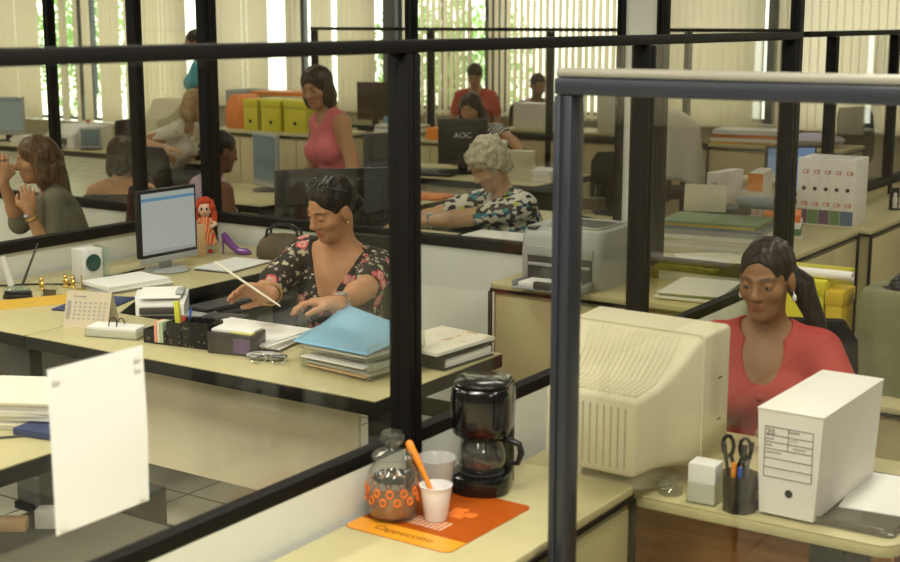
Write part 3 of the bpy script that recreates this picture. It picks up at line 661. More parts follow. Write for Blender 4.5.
# ---------------------------------------------------------------- floral dress cubicle
ZD = .74
desk('long cream desk with black edge in front of the person in floral dress', [(3.20, 2.40), (3.93, 2.40), (3.93, 2.98), (3.66, 3.06), (3.66, 3.99), (3.20, 3.99)], ZD, [(3.45, 3.51, 2.5, 2.62), (3.36, 3.42, 3.72, 3.84)], modesty=(3.40, 3.415, 2.62, 3.72, .27))
desk('cream corner desk along the pale panel carrying the flat monitor', [(3.20, 3.996), (3.66, 3.996), (3.86, 4.12), (5.18, 4.12), (5.18, 4.91), (3.20, 4.91)], ZD, [(3.26, 3.32, 4.7, 4.82), (5.05, 5.11, 4.3, 4.42), (3.3, 3.36, 4.1, 4.22)])
solo('keyboard_shelf', MB().b2(3.95, 4.75, 3.90, 4.35, .642, .655, .003).b2(3.95, 3.97, 4.2, 4.3, .655, .688).b2(4.73, 4.75, 4.2, 4.3, .655, .688), M['blackpl'], 'dark keyboard shelf under the front edge of the corner desk', 'shelf')
kb = thing('keyboard', 'black keyboard on the pull-out shelf before the flat monitor', 'keyboard', (4.33, 4.03, .6555))
MB().b2(-.22, .22, -.075, .075, 0, .016, .004).build('keyboard_body', M['blackpl'], kb)
q = MB()
for r_ in range(5):
    for c_ in range(20): q.b2(-.208 + c_ * .021, -.190 + c_ * .021, -.066 + r_ * .026, -.044 + r_ * .026, .016, .022, .002, 1)
q.build('keys', M['dgrey'], kb)
solo('notebook', MB().b2(-.08, .08, -.11, .11, 0, .008, .002), M['silver'], 'grey notebook on the keyboard shelf near the hands', 'notebook', (4.10, 4.05, .6555), .3)

def lcd(label, loc, rz, w, h, scr='page', shell='blackpl', lip='blackpl', stand=.09, tilt=0., base='blackpl', logo=None, name='flat_monitor', k=1):
    """screen faces -y; stands on a round foot"""
    t = thing(name, label, 'monitor', loc, rz); b = .016
    z0 = stand
    fr = MB().b2(-w / 2 - b, w / 2 + b, -.0, .028, z0 - b, z0 + h + b, .006).b2(-w / 2 + .03, w / 2 - .03, .025, .05, z0 + .03, z0 + h - .03, .012).build('case', M[shell], t)
    MB().b2(-w / 2 - b, w / 2 + b, -.004, .012, z0 - b - .028, z0 - b, .004).build('chin', M[lip], t)
    MB().b2(-w / 2, w / 2, -.003, .001, z0, z0 + h).build('screen', M[scr], t)
    MB().b2(-.035, .035, .022, .042, .012, z0 + .06, .006).build('neck', M[base], t)
    MB().lathe([(0, 0), (.10, 0), (.105, .006), (.09, .014), (0, .018)], 28, (0, .02, 0)).build('foot', M[base], t)
    if logo: text('logo', logo, .06, M['paper'], fr, (0, .0515, z0 + h * .62), (R(90), 0, R(180)), .0004)
    return t
mp = at(168, 268, ZD)
lcd('flat monitor showing a pale list page beside the red haired doll', (4.435, 4.49, ZD), R(-1), .325, .275, 'page', 'blackpl', 'silver', .092, base='silver')
# doll
dp = at(206, 252, ZD)
doll = thing('doll', 'red haired rag doll in an orange plaid dress beside the flat monitor', 'doll', (4.89, 4.70, ZD), R(128))   # faces +y local
M['plaid'] = rampmat('plaid_cloth', 'wave', [(0, (.62, .10, .03)), (.35, (.72, .28, .10)), (.6, (.55, .06, .03)), (.8, (.8, .5, .25))], 28, .8, rotz=(0, 0, .5), dist=1.0)
M['skinL'] = mat('pale_doll_skin', (.78, .52, .36), .6)
MB().hull([[(a * math.cos(q * .5236), a * math.sin(q * .5236) * .8, z) for q in range(12)] for a, z in ((.058, .045), (.05, .09), (.03, .14), (.028, .17), (.018, .185))]).build('dress', M['plaid'], doll)
MB().ball((0, .0, .218), (.036, .034, .038), 18).build('head', M['skinL'], doll)
q = MB(); rnd = random.Random(2)
for k in range(46):
    a = rnd.uniform(0, 6.28); e = rnd.uniform(-.5, 1.4); d = Vector((math.cos(a) * math.cos(e), math.sin(a) * math.cos(e), math.sin(e)))
    if d.y > .45 and d.z < .75: continue
    q.ball(Vector((0, -.004, .222)) + d * .040, rnd.uniform(.014, .021), 8)
for s_ in (-1, 1):
    for z in (.20, .18, .165): q.ball((s_ * .044, .004, z), .017, 8)
q.build('hair', mat('red_wool', (.50, .06, .02), .8, 0, .3, 60), doll)
for s_ in (-1, 1):
    MB().tube([(s_ * .026, 0, .17), (s_ * .052, .02, .145), (s_ * .03, .045, .135)], [.010, .010, .009], 8).build('arm', M['skinL'], doll)
    MB().tube([(s_ * .018, 0, .05), (s_ * .02, .0, .018)], .009, 8).build('leg', M['card'], doll)
    MB().ball((s_ * .021, .01, .011), (.012, .02, .011), 10).build('shoe', M['red'], doll)
    MB().ball((s_ * .013, .0325, .222), (.006, .003, .008), 8).build('eye', M['blackpl'], doll)
MB().ball((0, .034, .205), (.006, .002, .003), 8).build('mouth', M['red'], doll)
solo('picture_frame', MB().b2(-.004, .004, -.05, .05, 0, .16, .002), M['lwood'], 'narrow pale wooden board standing between monitor and doll', 'frame', (4.775, 4.66, ZD), 1.0)
# shoe ornament
sh = MB().tube([(-.055, 0, .105), (-.045, 0, .085), (-.015, 0, .045), (.02, 0, .016), (.06, 0, .012), (.085, 0, .010)], [.012, .019, .017, .018, .019, .007], 10).tube([(-.052, 0, .09), (-.056, 0, .04), (-.058, 0, .001)], [.009, .005, .004], 8)
solo('shoe_ornament', sh, M['purple'], 'glossy purple high heel shoe ornament right of the doll', 'ornament', (4.93, 4.55, ZD + .001), R(-65))
# handbag
hb = thing('handbag', 'olive brown leather handbag on the corner desk behind the floral dress', 'handbag', (4.97, 4.26, ZD), R(-75)); hb.scale = (.86, .9, .74)
M['leather'] = mat('olive_leather', (.10, .075, .04), .5, 0, .25, 10, bump=.15, bscale=60)
MB().hull([[(a * s, b * s2, z) for a, b in rounded(-.17, .17, -.065, .065, .06, 5)] for z, s, s2 in ((0, .93, .9), (.02, 1, 1), (.07, .98, 1), (.12, .85, .8), (.15, .70, .5), (.165, .6, .25))]).build('bag_body', M['leather'], hb)
for y in (-.03, .03): MB().tube([(-.10, y, .14), (-.095, y * .8, .19), (-.05, y * .6, .225), (.03, y * .6, .225), (.085, y * .8, .19), (.095, y, .14)], .008, 8).build('handle', M['blackpl'], hb)
MB().tube([(-.115, 0, .158), (0, 0, .169), (.115, 0, .158)], .004, 6).build('zip', M['gold'], hb)
# things on the corner desk, left
def onC(px, py): p = at(px, py, ZD); return p
ps = onC(17, 291); pset = thing('pen_stand', 'greenish crystal pen stand with one white and one dark pen at far left', 'pen stand', (ps.x, ps.y, ZD))
MB().lathe([(0, 0), (.054, 0), (.056, .005), (.048, .014), (.03, .018), (0, .018)], 20).build('crystal_base', M['cgreen'], pset)
MB().cyl((-.015, .015, .025), (-.035, .035, .15), .015, .012, 10).build('white_pen', M['white'], pset)
MB().cyl((.02, -.012, .025), (.075, -.06, .20), .006, .004, 10).build('dark_pen', M['dgrey'], pset)
b = onC(18, 299); solo('stapler', MB().b2(-.06, .06, -.016, .016, 0, .022, .008).b2(-.055, .06, -.012, .012, .022, .034, .008), M['blackpl'], 'black stapler behind the yellow name bar at far left', 'stapler', (b.x, b.y, ZD), R(-60))
a1, a2 = at(1, 309, ZD), at(63, 303, ZD); md = (a1 + a2) / 2; dd = a2 - a1
solo('name_bar', MB().hull([[(-.155, -.02, 0), (-.155, .02, 0), (-.155, .0, .035)], [(.155, -.02, 0), (.155, .02, 0), (.155, 0, .035)]]), mat('yellow_varnished_wood', (.70, .44, .06), .4, 0, .08, 4, stretch=(3, 20, 20)), 'long yellow wooden name bar at the left edge of the corner desk', 'name bar', (md.x, md.y, ZD), math.atan2(dd.y, dd.x))
b = onC(51, 296); ac = thing('desk_triangle', 'small clear acrylic triangle with brown photo card', 'ornament', (b.x, b.y, ZD), R(-60))
MB().hull([[(-.045, -.012, 0), (.045, -.012, 0), (0, -.003, .085)], [(-.045, .012, 0), (.045, .012, 0), (0, .003, .085)]]).build('acrylic_block', M['clear'], ac)
MB().b2(-.028, .028, -.016, -.0135, .004, .03).build('photo_card', M['leather'], ac)
for k, (x, y, l) in enumerate(((42, 290, 'small round brass figure left of the clear triangle'), (66, 287, 'brass figurine behind the calendar, left of the pair'), (73, 288, 'brass figurine behind the calendar, right of the pair'))):
    b = onC(x, y); g_ = solo('brass_figurine', MB().lathe([(0, 0), (.014, 0), (.015, .004), (.008, .01), (.012, .022), (.014, .03), (.007, .038), (.011, .046), (.008, .054), (0, .057)], 16), M['gold'], l, 'figurine', (b.x, b.y, ZD), 0, 'brass figurines')
b = onC(84, 284); wb_ = thing('desk_clock', 'cream box shaped desk clock with oval dark green face', 'clock', (b.x + .05, b.y + .03, ZD), R(-8))
MB().b2(-.05, .05, -.045, .045, 0, .15, .004).build('clock_case', M['white'], wb_)
MB().lathe([(0, 0), (.036, 0), (.038, -.004), (.034, -.005), (0, -.005)], 28, (0, -.046, .09), (R(-90), 0, 0)).build('clock_face', mat('dark_green_face', (.02, .07, .05), .3), wb_)
MB().b2(.062, .08, -.05, .05, 0, .15, .003).build('side_panel', M['cgreen'], wb_)
solo('gold_star_pin', MB().b2(-.02, .02, -.015, .015, 0, .004, .001).cyl((0, 0, .004), (0, 0, .06), .003, .003, 8), M['gold'], 'thin brass stick on a small plate before the desk clock', 'ornament', (onC(82, 289).x, onC(82, 289).y, ZD))
b = onC(92, 330)
cal = thing('desk_calendar', 'cream tent shaped desk calendar with a printed month', 'calendar', (3.46, 3.93, ZD), R(-68))
MB().hull([[(-.09, -.055, 0), (.09, -.055, 0), (.09, -.003, .125), (-.09, -.003, .125)], [(-.09, -.053, 0), (.09, -.053, 0), (.09, -.001, .125), (-.09, -.001, .125)]]).build('front_leaf', mat('cream_card', (.60, .52, .38), .6), cal)
MB().hull([[(-.09, .055, 0), (.09, .055, 0), (.09, .003, .125), (-.09, .003, .125)], [(-.09, .053, 0), (.09, .053, 0), (.09, .001, .125), (-.09, .001, .125)]]).build('back_leaf', M['paper2'], cal)
g_ = MB()
for r_ in range(5):
    for c_ in range(7):
        z = .03 + r_ * .014; g_.box((-.05 + c_ * .02, -.0555 + z * .416 - .0005, z), (.008, .0008, .006), (R(-22), 0, 0))
g_.box((-.035, -.0555 + .108 * .416 - .0005, .108), (.05, .0008, .006), (R(-22), 0, 0)).box((-.075, -.0555 + .06 * .416 - .0005, .06), (.014, .0008, .07), (R(-22), 0, 0))
g_.build('printed_month', mat('grey_print', (.36, .33, .30), .7), cal)
b = onC(150, 312)
fx_ = thing('cheque_printer', 'white wedge shaped desk printer with paper on top', 'printer', (3.80, 3.90, ZD), R(-50))
MB().hull([[(-.10, -.12, 0), (.10, -.12, 0), (.10, -.10, .055), (-.10, -.10, .055)], [(-.11, -.04, 0), (.11, -.04, 0), (.11, -.04, .085), (-.11, -.04, .085)], [(-.11, .06, 0), (.11, .06, 0), (.11, .06, .10), (-.11, .06, .10)], [(-.10, .12, 0), (.10, .12, 0), (.10, .11, .07), (-.10, .11, .07)]]).build('printer_body', M['white'], fx_)
MB().b2(-.085, .085, -.128, -.10, .008, .042, .004).build('front_opening', M['dgrey'], fx_)
MB().box((0, -.02, .10), (.17, .14, .004), (.22, 0, 0)).build('paper', M['paper'], fx_)
MB().b2(.06, .10, -.06, .06, .095, .115, .01).build('handset', M['silver'], fx_)
M['navy'] = mat('deep_navy_card', (.02, .035, .12), .5)
fx_.scale = (.92, .92, .72)
solo('blue_folder', MB().box((0, 0, .004), (.30, .22, .007), (0, 0, 0), .002), M['navy'], 'dark blue folder lying under the white wedge printer', 'folder', (3.72, 4.20, ZD), R(20))
stack('two white paper pads lying before the flat monitor', (4.06, 4.38, ZD + .0003), 3, .33, .23, R(-12), ('silver', 'paper', 'paper'), .012, seed=3)
stack('open white papers on the corner desk right of the monitor foot', (4.68, 4.33, ZD + .0003), 2, .34, .22, R(8), ('dgrey', 'paper'), .005, seed=4)
cbp = [(4.40, 4.62, ZD + .004), (4.2, 4.6, ZD + .004), (4.05, 4.68, ZD + .004), (3.95, 4.6, ZD + .004), (3.85, 4.75, ZD + .004), (3.70, 4.88, ZD + .004)]
solo('monitor_cable', MB().tube(cbp, .0045, 6), M['blackpl'], 'black cable snaking left from the flat monitor', 'cable')
# front desk
b = at(122, 338, ZD); ci = thing('card_index', 'clear tray of white cards held by two black rings', 'card tray', (3.37, 3.70, ZD), R(-74))
MB().b2(-.11, .11, -.035, .045, 0, .003).b2(-.11, .11, -.038, -.035, .0, .03).b2(-.11, -.107, -.035, .045, .003, .03).b2(.107, .11, -.035, .045, .003, .03).build('tray', M['clear'], ci)
MB().box((0, .005, .022), (.20, .075, .036), (.05, 0, 0), .001).build('cards', M['paper'], ci)
for x in (-.012, .02): MB().tube([(x, -.03 + .028 * math.cos(a_) + .03, .042 + .026 * math.sin(a_)) for a_ in [k * math.pi / 8 for k in range(9)]], .0022, 6).build('ring', M['blackpl'], ci)
# perforated organizer
og = thing('desk_organizer', 'black perforated desk organizer with sticky notes and pens', 'organizer', (3.42, 3.40, ZD), R(-82))
def shell(w0, w1, d0, d1, h): return MB().b2(w0, w1, d0, d0 + .002, 0, h).b2(w0, w1, d1 - .002, d1, 0, h).b2(w0, w0 + .002, d0, d1, 0, h).b2(w1 - .002, w1, d0, d1, 0, h).b2(w0, w1, d0, d1, 0, .002)
shell(-.155, -.055, -.04, .045, .05).build('low_box', M['mesh'], og)
shell(-.052, .01, -.04, .045, .085).build('pen_box', M['mesh'], og)
shell(.013, .13, -.04, .045, .092).build('letter_box', M['mesh'], og)
def sticky(label, x, m, k): 
    o = solo('sticky_notes', MB().box((0, 0, .0405), (.011, .05, .075), (0, 0, 0), .001), M[m], label, 'sticky notes', loc=(0, 0, 0)); o.matrix_world = og_m @ Matrix.Translation((x, -.02, .004)); return o
og_m = Matrix.Translation((3.42, 3.40, ZD)) @ Matrix.Rotation(R(-82), 4, 'Z')
M['pink'] = mat('salmon_paper', (.80, .33, .22), .6); M['mint'] = mat('mint_paper', (.42, .55, .38), .6)
sticky('salmon block of sticky notes leaning in the organizer', -.098, 'pink', 0); sticky('cream block of sticky notes beside the salmon block', -.085, 'paper2', 1); sticky('mint green block of sticky notes beside the cream block', -.072, 'mint', 2)
def inorg(o, x, y): o.matrix_world = og_m @ Matrix.Translation((x, y, .004)); return o
inorg(solo('yellow_marker', MB().box((0, 0, .075), (.022, .012, .15), (0, -.06, 0), .003), mat('lime_yellow_plastic', (.66, .66, .06), .4), 'tall yellow ruler like marker in the organizer', 'marker'), -.03, 0)
inorg(solo('red_marker', MB().box((0, 0, .05), (.014, .014, .10), (0, .15, 0), .004), M['red'], 'short red marker right of the yellow one', 'marker'), -.006, -.006)
inorg(solo('blue_pen', MB().cyl((0, 0, 0), (.02, 0, .125), .0045, .004, 8), M['blue'], 'blue pen leaning from the organizer behind the red marker', 'pen'), -.008, .02)
solo('telephone_handset', MB().b2(-.05, .05, -.09, .09, 0, .012, .004).b2(-.04, .04, .03, .07, .012, .014).b2(-.04, .04, -.075, .015, .012, .015, .002), M['dgrey'], 'dark flat telephone handset lying near the right hand', 'telephone', (4.10, 3.85, .6555), .3)
nb = thing('note_box', 'dark clear box with purple label and white notes by the organizer', 'note box', (3.435, 3.175, ZD), R(-78))
MB().b2(-.085, .085, -.05, .06, 0, .075, .003).build('box_shell', mat('smoky_dark_plastic', (.06, .055, .05), .2), nb)
MB().b2(.02, .083, -.053, -.0505, .01, .06).build('purple_label', mat('purple_label', (.13, .08, .16), .5), nb)
MB().box((.0, .01, .079), (.15, .09, .008), (0, .03, .05)).build('notes', M['paper'], nb)
MB().box((.045, -.03, .078), (.08, .03, .005), (0, .03, 0)).build('yellow_note', mat('yellow_note', (.7, .66, .2), .6), nb)
gl = thing('eyeglasses', 'folded pair of wire eyeglasses on the front desk', 'eyeglasses', (3.36, 2.965, ZD + .002), R(-60))
for s_ in (-1, 1):
    MB().tube([(s_ * .034 + .027 * math.cos(k * .5236), 0, .020 + .019 * math.sin(k * .5236)) for k in range(13)], .0018, 6).build('rim', M['chrome'], gl)
    MB().tube([(s_ * .062, 0, .026), (s_ * .062, .02, .026), (s_ * -.02, .03, .020 + .004 * s_), (s_ * -.05, .034, .012)], .002, 6).build('temple', M['dgrey'], gl)
solo('glasses_case', MB().ball((0, 0, .015), (.075, .03, .015), 16), M['silver'], 'grey glasses case behind the eyeglasses', 'glasses case', (3.405, 3.01, ZD), R(-70))
b = at(285, 325, ZD)
stack('spread white papers under the hands of the floral dress', (3.60, 3.27, ZD + .0003), 5, .30, .42, R(8), ('dgrey', 'paper', 'paper', 'paper', 'paper'), .006, seed=6, jit=.16)
solo('black_folder', MB().box((0, 0, .009), (.24, .32, .018), (0, 0, 0), .004), M['blackpl'], 'thick black folder left of the letter trays', 'folder', (3.80, 2.98, ZD + .0), R(6))
# letter trays
lt = thing('letter_tray', 'clear two level letter tray at the right end of the front desk', 'letter tray', (3.50, 2.685, ZD), R(-6))
for z in (.004, .066):
    MB().b2(-.13, .15, -.155, .155, z, z + .004).b2(-.13, .15, -.155, -.151, z, z + .05).b2(-.13, .15, .151, .155, z, z + .05).b2(.146, .15, -.155, .155, z, z + .05).build('tray', M['clear'], lt)
for y in (-.15, .15):
    for x in (-.11, .13): MB().b2(x - .006, x + .006, y - .006, y + .006, 0, .067).build('riser', M['clear'], lt)
lm = Matrix.Translation((3.50, 2.685, ZD)) @ Matrix.Rotation(R(-6), 4, 'Z')
def intray(label, z, n, mats, t, seed, name='paper_stack', cat='papers', w=.26, d=.285):
    o = stack(label, (0, 0, 0), n, w, d, 0, mats, t, name, cat, .03, seed); o.matrix_world = lm @ Matrix.Translation((.005, 0, z)); return o
intray('sheaf of tan and grey papers in the lower letter tray', .0085, 5, ('lwood', 'paper2', 'silver', 'card', 'paper'), .008, 3)
intray('white papers in the upper letter tray under the blue folder', .0705, 2, ('card', 'paper'), .006, 5)
bf = thing('blue_document_sleeve', 'light blue plastic folder slanting on the letter tray', 'folder', (3.50, 2.70, ZD + .088), R(-4))
def wav(u, v): return ((u - .5) * .27, (v - .5) * .32, .002 + .075 * u * (.35 + .65 * v) + .005 * math.sin(u * 9) * v)
MB().grid(wav, 12, 14).build('folder_sheet', M['lblue'], bf)
MB().grid(lambda u, v: (wav(u, v)[0] * .96, wav(u, v)[1] * .96, wav(u, v)[2] + .006), 12, 14).build('clear_sleeve', M['clear'], bf)
# binder + books at desk end
b = at(443, 352, ZD)
ab = thing('ring_binder', 'black ring binder lying under the magazine at the desk end', 'binder', (3.76, 2.545, ZD), R(-4))
MB().b2(-.14, .14, -.13, .13, 0, .004, .001).build('cover', M['blackpl'], ab); MB().box((0, 0, .044), (.28, .26, .004), (0, -.03, 0), .001).build('cover', M['blackpl'], ab)
MB().b2(-.142, -.138, -.13, .13, 0, .046, .001).build('spine', M['blackpl'], ab); MB().b2(-.12, .135, -.12, .12, .005, .034, .001).build('pages', M['paper'], ab)
M['mag'] = rampmat('magazine_print', 'noise', [(0, (.84, .80, .66)), (.55, (.82, .76, .56)), (.62, (.70, .45, .28)), (.68, (.50, .60, .42)), (.76, (.6, .3, .15))], 9, .35, stretch=(1, 2.5, 1))
mg = thing('magazine', 'pale magazine with reddish border lying on the black binder', 'magazine', (3.76, 2.545, ZD + .0515), R(-9))
MB().box((0, 0, .006), (.29, .25, .010), (0, -.03, 0), .001).build('pages', M['paper'], mg); MB().box((0, 0, .0122), (.288, .248, .0012), (0, -.03, 0)).build('cover', M['mag'], mg)

# lower left desk
desk('cream desk cut off at the lower left, before the glass with the taped paper', [(.9, 2.82), (2.60, 2.82), (2.60, 3.55), (.9, 3.55)], ZD, [(1.0, 1.06, 2.95, 3.4), (2.5, 2.56, 2.95, 3.1)])
b = at(10, 412, ZD); stack('thick stack of white documents on the lower left desk', (2.50, 3.18, ZD + .0003), 8, .30, .36, R(28), ('paper', 'paper2', 'card'), .011, seed=11, jit=.05)
solo('blue_stapled_folder', MB().box((0, 0, .012), (.24, .20, .022), (0, 0, 0), .004), M['navy'], 'navy blue folder right of the document stack', 'folder', (2.50, 2.95, ZD), R(10))
p_ = at(13, 438, ZD); solo('pencil', MB().cyl((-.07, 0, .004), (.07, 0, .004), .004, .003, 8), M['dgrey'], 'dark pencil lying before the document stack at lower left', 'pencil', (p_.x, p_.y, ZD), R(-40))
M['olived'] = mat('dark_olive_laminate', (.09, .085, .06), .5)
dpd = thing('drawer_pedestal', 'dark grey drawer pedestal under the lower left desk', 'drawer unit', (2.03, 2.68, 0))
MB().b2(-.30, .42, -.22, .24, .03, .53, .004).build('body', M['dgrey'], dpd); MB().b2(-.31, .43, -.23, .25, .53, .552, .004).build('top', M['olived'], dpd)
MB().b2(.425, .437, -.235, .255, .528, .554, .002).b2(-.31, .43, -.237, -.228, .528, .554, .002).build('edge_trim', M['trim'], dpd)
for k in range(3):
    d = MB().b2(-.28, .40, -.232, -.22, .05 + k * .155, .19 + k * .155, .003).build('drawer', M['dgrey'], dpd); MB().b2(-.05, .15, -.245, -.232, .15 + k * .155, .162 + k * .155, .003).build('handle', M['silver'], d)
solo('wooden_block', MB().b2(-.035, .035, -.02, .02, 0, .035, .003), M['lwood'], 'small pale wooden block on the dark drawer pedestal', 'block', tuple(at(14, 530, .5525)), R(-56))
solo('white_carton', MB().b2(-.03, .03, -.025, .025, 0, .05, .003), M['card'], 'small white carton on the dark drawer pedestal', 'box', tuple(at(49, 526, .5525)), R(-56))
solo('computer_tower', MB().b2(-.09, .09, -.21, .21, .0, .42, .008), M['dgrey'], 'dark computer tower on the floor behind the taped paper', 'computer', (2.86, 3.25, .0), 0)
solo('floor_cable', MB().tube([(2.95, 3.38, .012), (3.05, 3.5, .008), (3.15, 3.42, .008), (3.10, 3.3, .008), (3.2, 3.25, .008), (3.3, 3.4, .008)], .006, 6), M['dgrey'], 'grey cable on the floor tiles beside the dark computer', 'cable')

# ---------------------------------------------------------------- chairs
def office_chair(label, loc, rz, seat=.46, m='chair', back=.42, group='office chairs'):
    """sitter faces +y"""
    t = thing('office_chair', label, 'chair', loc, rz, group); f = M[m]
    MB().prism(rounded(-.225, .225, -.21, .23, .08, 5), seat - .065, seat, .02).build('seat', f, t)
    MB().hull([[(a * w, -.235 - tl + b, z) for a, b in rounded(-.21, .21, -.028, .028, .025, 4)] for z, w, tl in ((seat + .12, .72, -.02), (seat + .16, .92, -.01), (seat + .30, 1.0, .0), (seat + .12 + back * .85, .95, .02), (seat + .12 + back, .75, .03))]).build('backrest', f, t)
    MB().tube([(0, -.05, seat - .07), (0, -.22, seat - .06), (0, -.285, seat), (0, -.285, seat + .2)], [.02, .022, .022, .02], 8).build('back_bracket', M['blackpl'], t)
    MB().cyl((0, 0, .10), (0, 0, seat - .065), .028, .024, 14).build('column', M['blackpl'], t)
    b = MB(); b.cyl((0, 0, .07), (0, 0, .12), .045, .035, 14)
    for k in range(5):
        a = R(72 * k + 18); b.tube([(0, 0, .10), (.16 * math.cos(a), .16 * math.sin(a), .085), (.28 * math.cos(a), .28 * math.sin(a), .068)], [.024, .018, .014], 8)
    b.build('star_base', M['blackpl'], t)
    for k in range(5):
        a = R(72 * k + 18); x, y = .28 * math.cos(a), .28 * math.sin(a)
        MB().cyl((x - .012 * math.sin(a), y + .012 * math.cos(a), .028), (x + .012 * math.sin(a), y - .012 * math.cos(a), .028), .028, .028, 12).cyl((x, y, .03), (x, y, .07), .007, .007, 6).build('caster', M['blackpl'], t)
    return t

# ---------------------------------------------------------------- far office furniture
def fdesk(label, x0, x1, y0, y1, z=.74, mod=None):
    return desk(label, [(x0, y0), (x1, y0), (x1, y1), (x0, y1)], z, [(x0 + .1, x1 - .1, y0 + .08, y0 + .12), (x0 + .1, x1 - .1, y1 - .12, y1 - .08)], mod)
# counter and binders right of the tall partition
cabinet('cream counter with black edging covered in books and papers', 5.62, 7.16, 2.16, 2.86, .78, doors=4, face='y0')
cabinet('cream counter right of the binders carrying the tiny figurine', 7.17, 9.0, 2.10, 2.488, .78, doors=3, face='y0', handles=False)
ZB = .7803
def binder(label, loc, rz, spine='card', band=None, k=0, h=.33, w=.074, d=.27, group='white binders in a row', deco=True):
    """spine faces -x"""
    t = thing('lever_binder', label, 'binder', loc, rz, group)
    MB().b2(-d / 2, d / 2, -w / 2, w / 2, 0, h, .003).build('cover', M[spine], t)
    if deco:
        MB().b2(-d / 2 - .0012, -d / 2, -w / 2 + .003, w / 2 - .003, .008, .085).build('foot_label', M[band], t)
        q = MB().lathe([(0, 0), (.011, 0), (.011, -.0012), (0, -.0012)], 14, (-d / 2 - .0005, 0, h * .55), (0, R(90), 0)); q.build('finger_ring', M['dgrey'], t)
        text('spine_lettering', 'CB', .030, M['red'], t, (-d / 2 - .001, -.008, h * .80), (R(90), 0, R(-90)), .0003)
        text('spine_lettering', 'CB', .030, M['red'], t, (-d / 2 - .001, -.005, h * .32), (R(90), 0, R(-90)), .0003)
    return t
by = [PY(q, 7.2) for q in (804.5, 815.5, 826.5, 837.5, 848.5)]
bl_ = ['tall white binder beside the black post, leftmost of the row', 'white binder with green foot label, left of the purple labelled one', 'white binder with a purple foot label in the row', 'white binder with green foot label, right of the purple labelled one', 'rightmost white binder of the row beside the counter']
for k in range(5):
    bd_ = binder(bl_[k], (7.335, by[k], ZB), R(3), 'card', ['mauve', 'dgreen', 'mauve', 'dgreen', 'dblue'][k], k, h=.36)
binder('binder with an orange top and white lower spine before the white row', (6.92, 2.63, ZB), R(10), 'card', 'card', 2, h=.31)
solo('orange_card', MB().b2(-.002, .002, -.04, .04, 0, .09), M['orange'], 'orange card label at the top of the front binder', 'card', (6.781, 2.606, ZB + .215), R(10))
binder('white binder standing left of the black post on the counter', (6.80, 2.78, ZB), R(-5), 'card', 'card', 1, h=.31)
stack('stack of white books lying before the orange topped binder', (6.74, 2.43, ZB), 4, .24, .20, R(20), ('card', 'green', 'paper', 'ocard'), .028, 'book_stack', 'books', seed=21)
stack('pile of green and yellow folders on the counter left of the post', (6.15, 2.55, ZB), 8, .34, .50, R(5), ('paper2', 'paper', 'paper2', 'paper', 'silver', 'dblue', 'amber2', 'dgreen'), .018, 'folder_pile', 'folders', seed=22)
stack('loose white papers at the front of the crowded counter', (5.86, 2.40, ZB), 3, .30, .4, R(30), ('paper', 'paper2', 'paper'), .006, seed=23, jit=.3)
stack('small pile of red and black books on the counter near the post', (6.55, 2.70, ZB), 4, .20, .26, R(-10), ('paper2', 'paper', 'ocard', 'dgrey'), .04, 'book_stack', 'books', seed=24)
solo('card_holder', MB().box((0, 0, .065), (.008, .20, .13), (0, .15, 0), .001), M['paper2'], 'cream printed card propped upright on the folder pile', 'card', (6.12, 2.60, ZB + .185), R(15))
solo('blue_roll', MB().cyl((0, -.10, .03), (0, .10, .03), .03, .03, 16), mat('grey_blue_plastic', (.25, .30, .36), .4), 'grey blue roll lying on the folder pile behind the card', 'roll', (6.30, 2.40, ZB + .19))
solo('figurine', MB().b2(-.03, .03, -.02, .02, 0, .012, .002).b2(-.028, .028, .008, .014, .012, .13, .002), M['blackpl'], 'tiny framed figurine on the counter at far right', 'figurine', (8.05, 2.24, ZB), R(-60))
solo('small_statue', MB().lathe([(0, 0), (.014, 0), (.012, .02), (.016, .05), (.010, .07), (.011, .082), (0, .092)], 12), M['white'], 'tiny white statue inside the black frame on the counter', 'figurine', (8.048, 2.236, ZB + .0125))
# grey hair's workplace and monitors behind the floral dress
fdesk('cream desk beyond the partition where the grey haired person writes', 5.42, 6.12, 4.0, 4.95)
lcd('dark monitor seen from behind, left of the black one with white scribbles', (5.80, 4.86, .74), R(150), .26, .21, 'teal', 'dgrey', 'dgrey', .10)
t = lcd('wide black monitor back just above the floral dress with white scribbles', (5.60, 4.32, .74), R(140), .36, .29, 'teal', 'blackpl', 'blackpl', .075)
text('scribble', 'Trii :', .055, M['paper'], t, (.02, .0505, .19), (R(90), 0, R(180)), .0004)
fdesk('narrow cream desk directly beyond the partition before the grey haired person', 5.30, 5.52, 2.95, 3.95, .74)
stack('long white paper pad lying beyond the partition before the patterned top', (5.42, 3.28, .7402), 12, .20, .40, R(3), ('dgrey', 'dgrey', 'card', 'paper'), .012, seed=30)
# desk with holder, right of grey hair
fdesk('cream desk behind the printer with a small pen holder', 6.45, 7.15, 3.2, 4.55)
h_ = at(593, 209, .74); ph = thing('pen_holder', 'small brown pen holder with green sprig behind the printer', 'pen holder', (h_.x, h_.y, .74))
MB().b2(-.05, .05, -.06, .06, 0, .07, .004).build('holder_box', M['leather'], ph)
for k in range(4): MB().cyl((0, -.03 + k * .02, .05), (.01, -.04 + k * .028, .15), .005, .004, 6).build('pen', M['green' if k % 2 else 'dgrey'], ph)
stack('white paper stack left of the brown pen holder', (6.62, 3.62, .7402), 4, .3, .22, .2, seed=31)
office_chair('empty black chair with rounded back behind the desk with the pen holder', (7.72, 3.78, 0), R(130), .50)
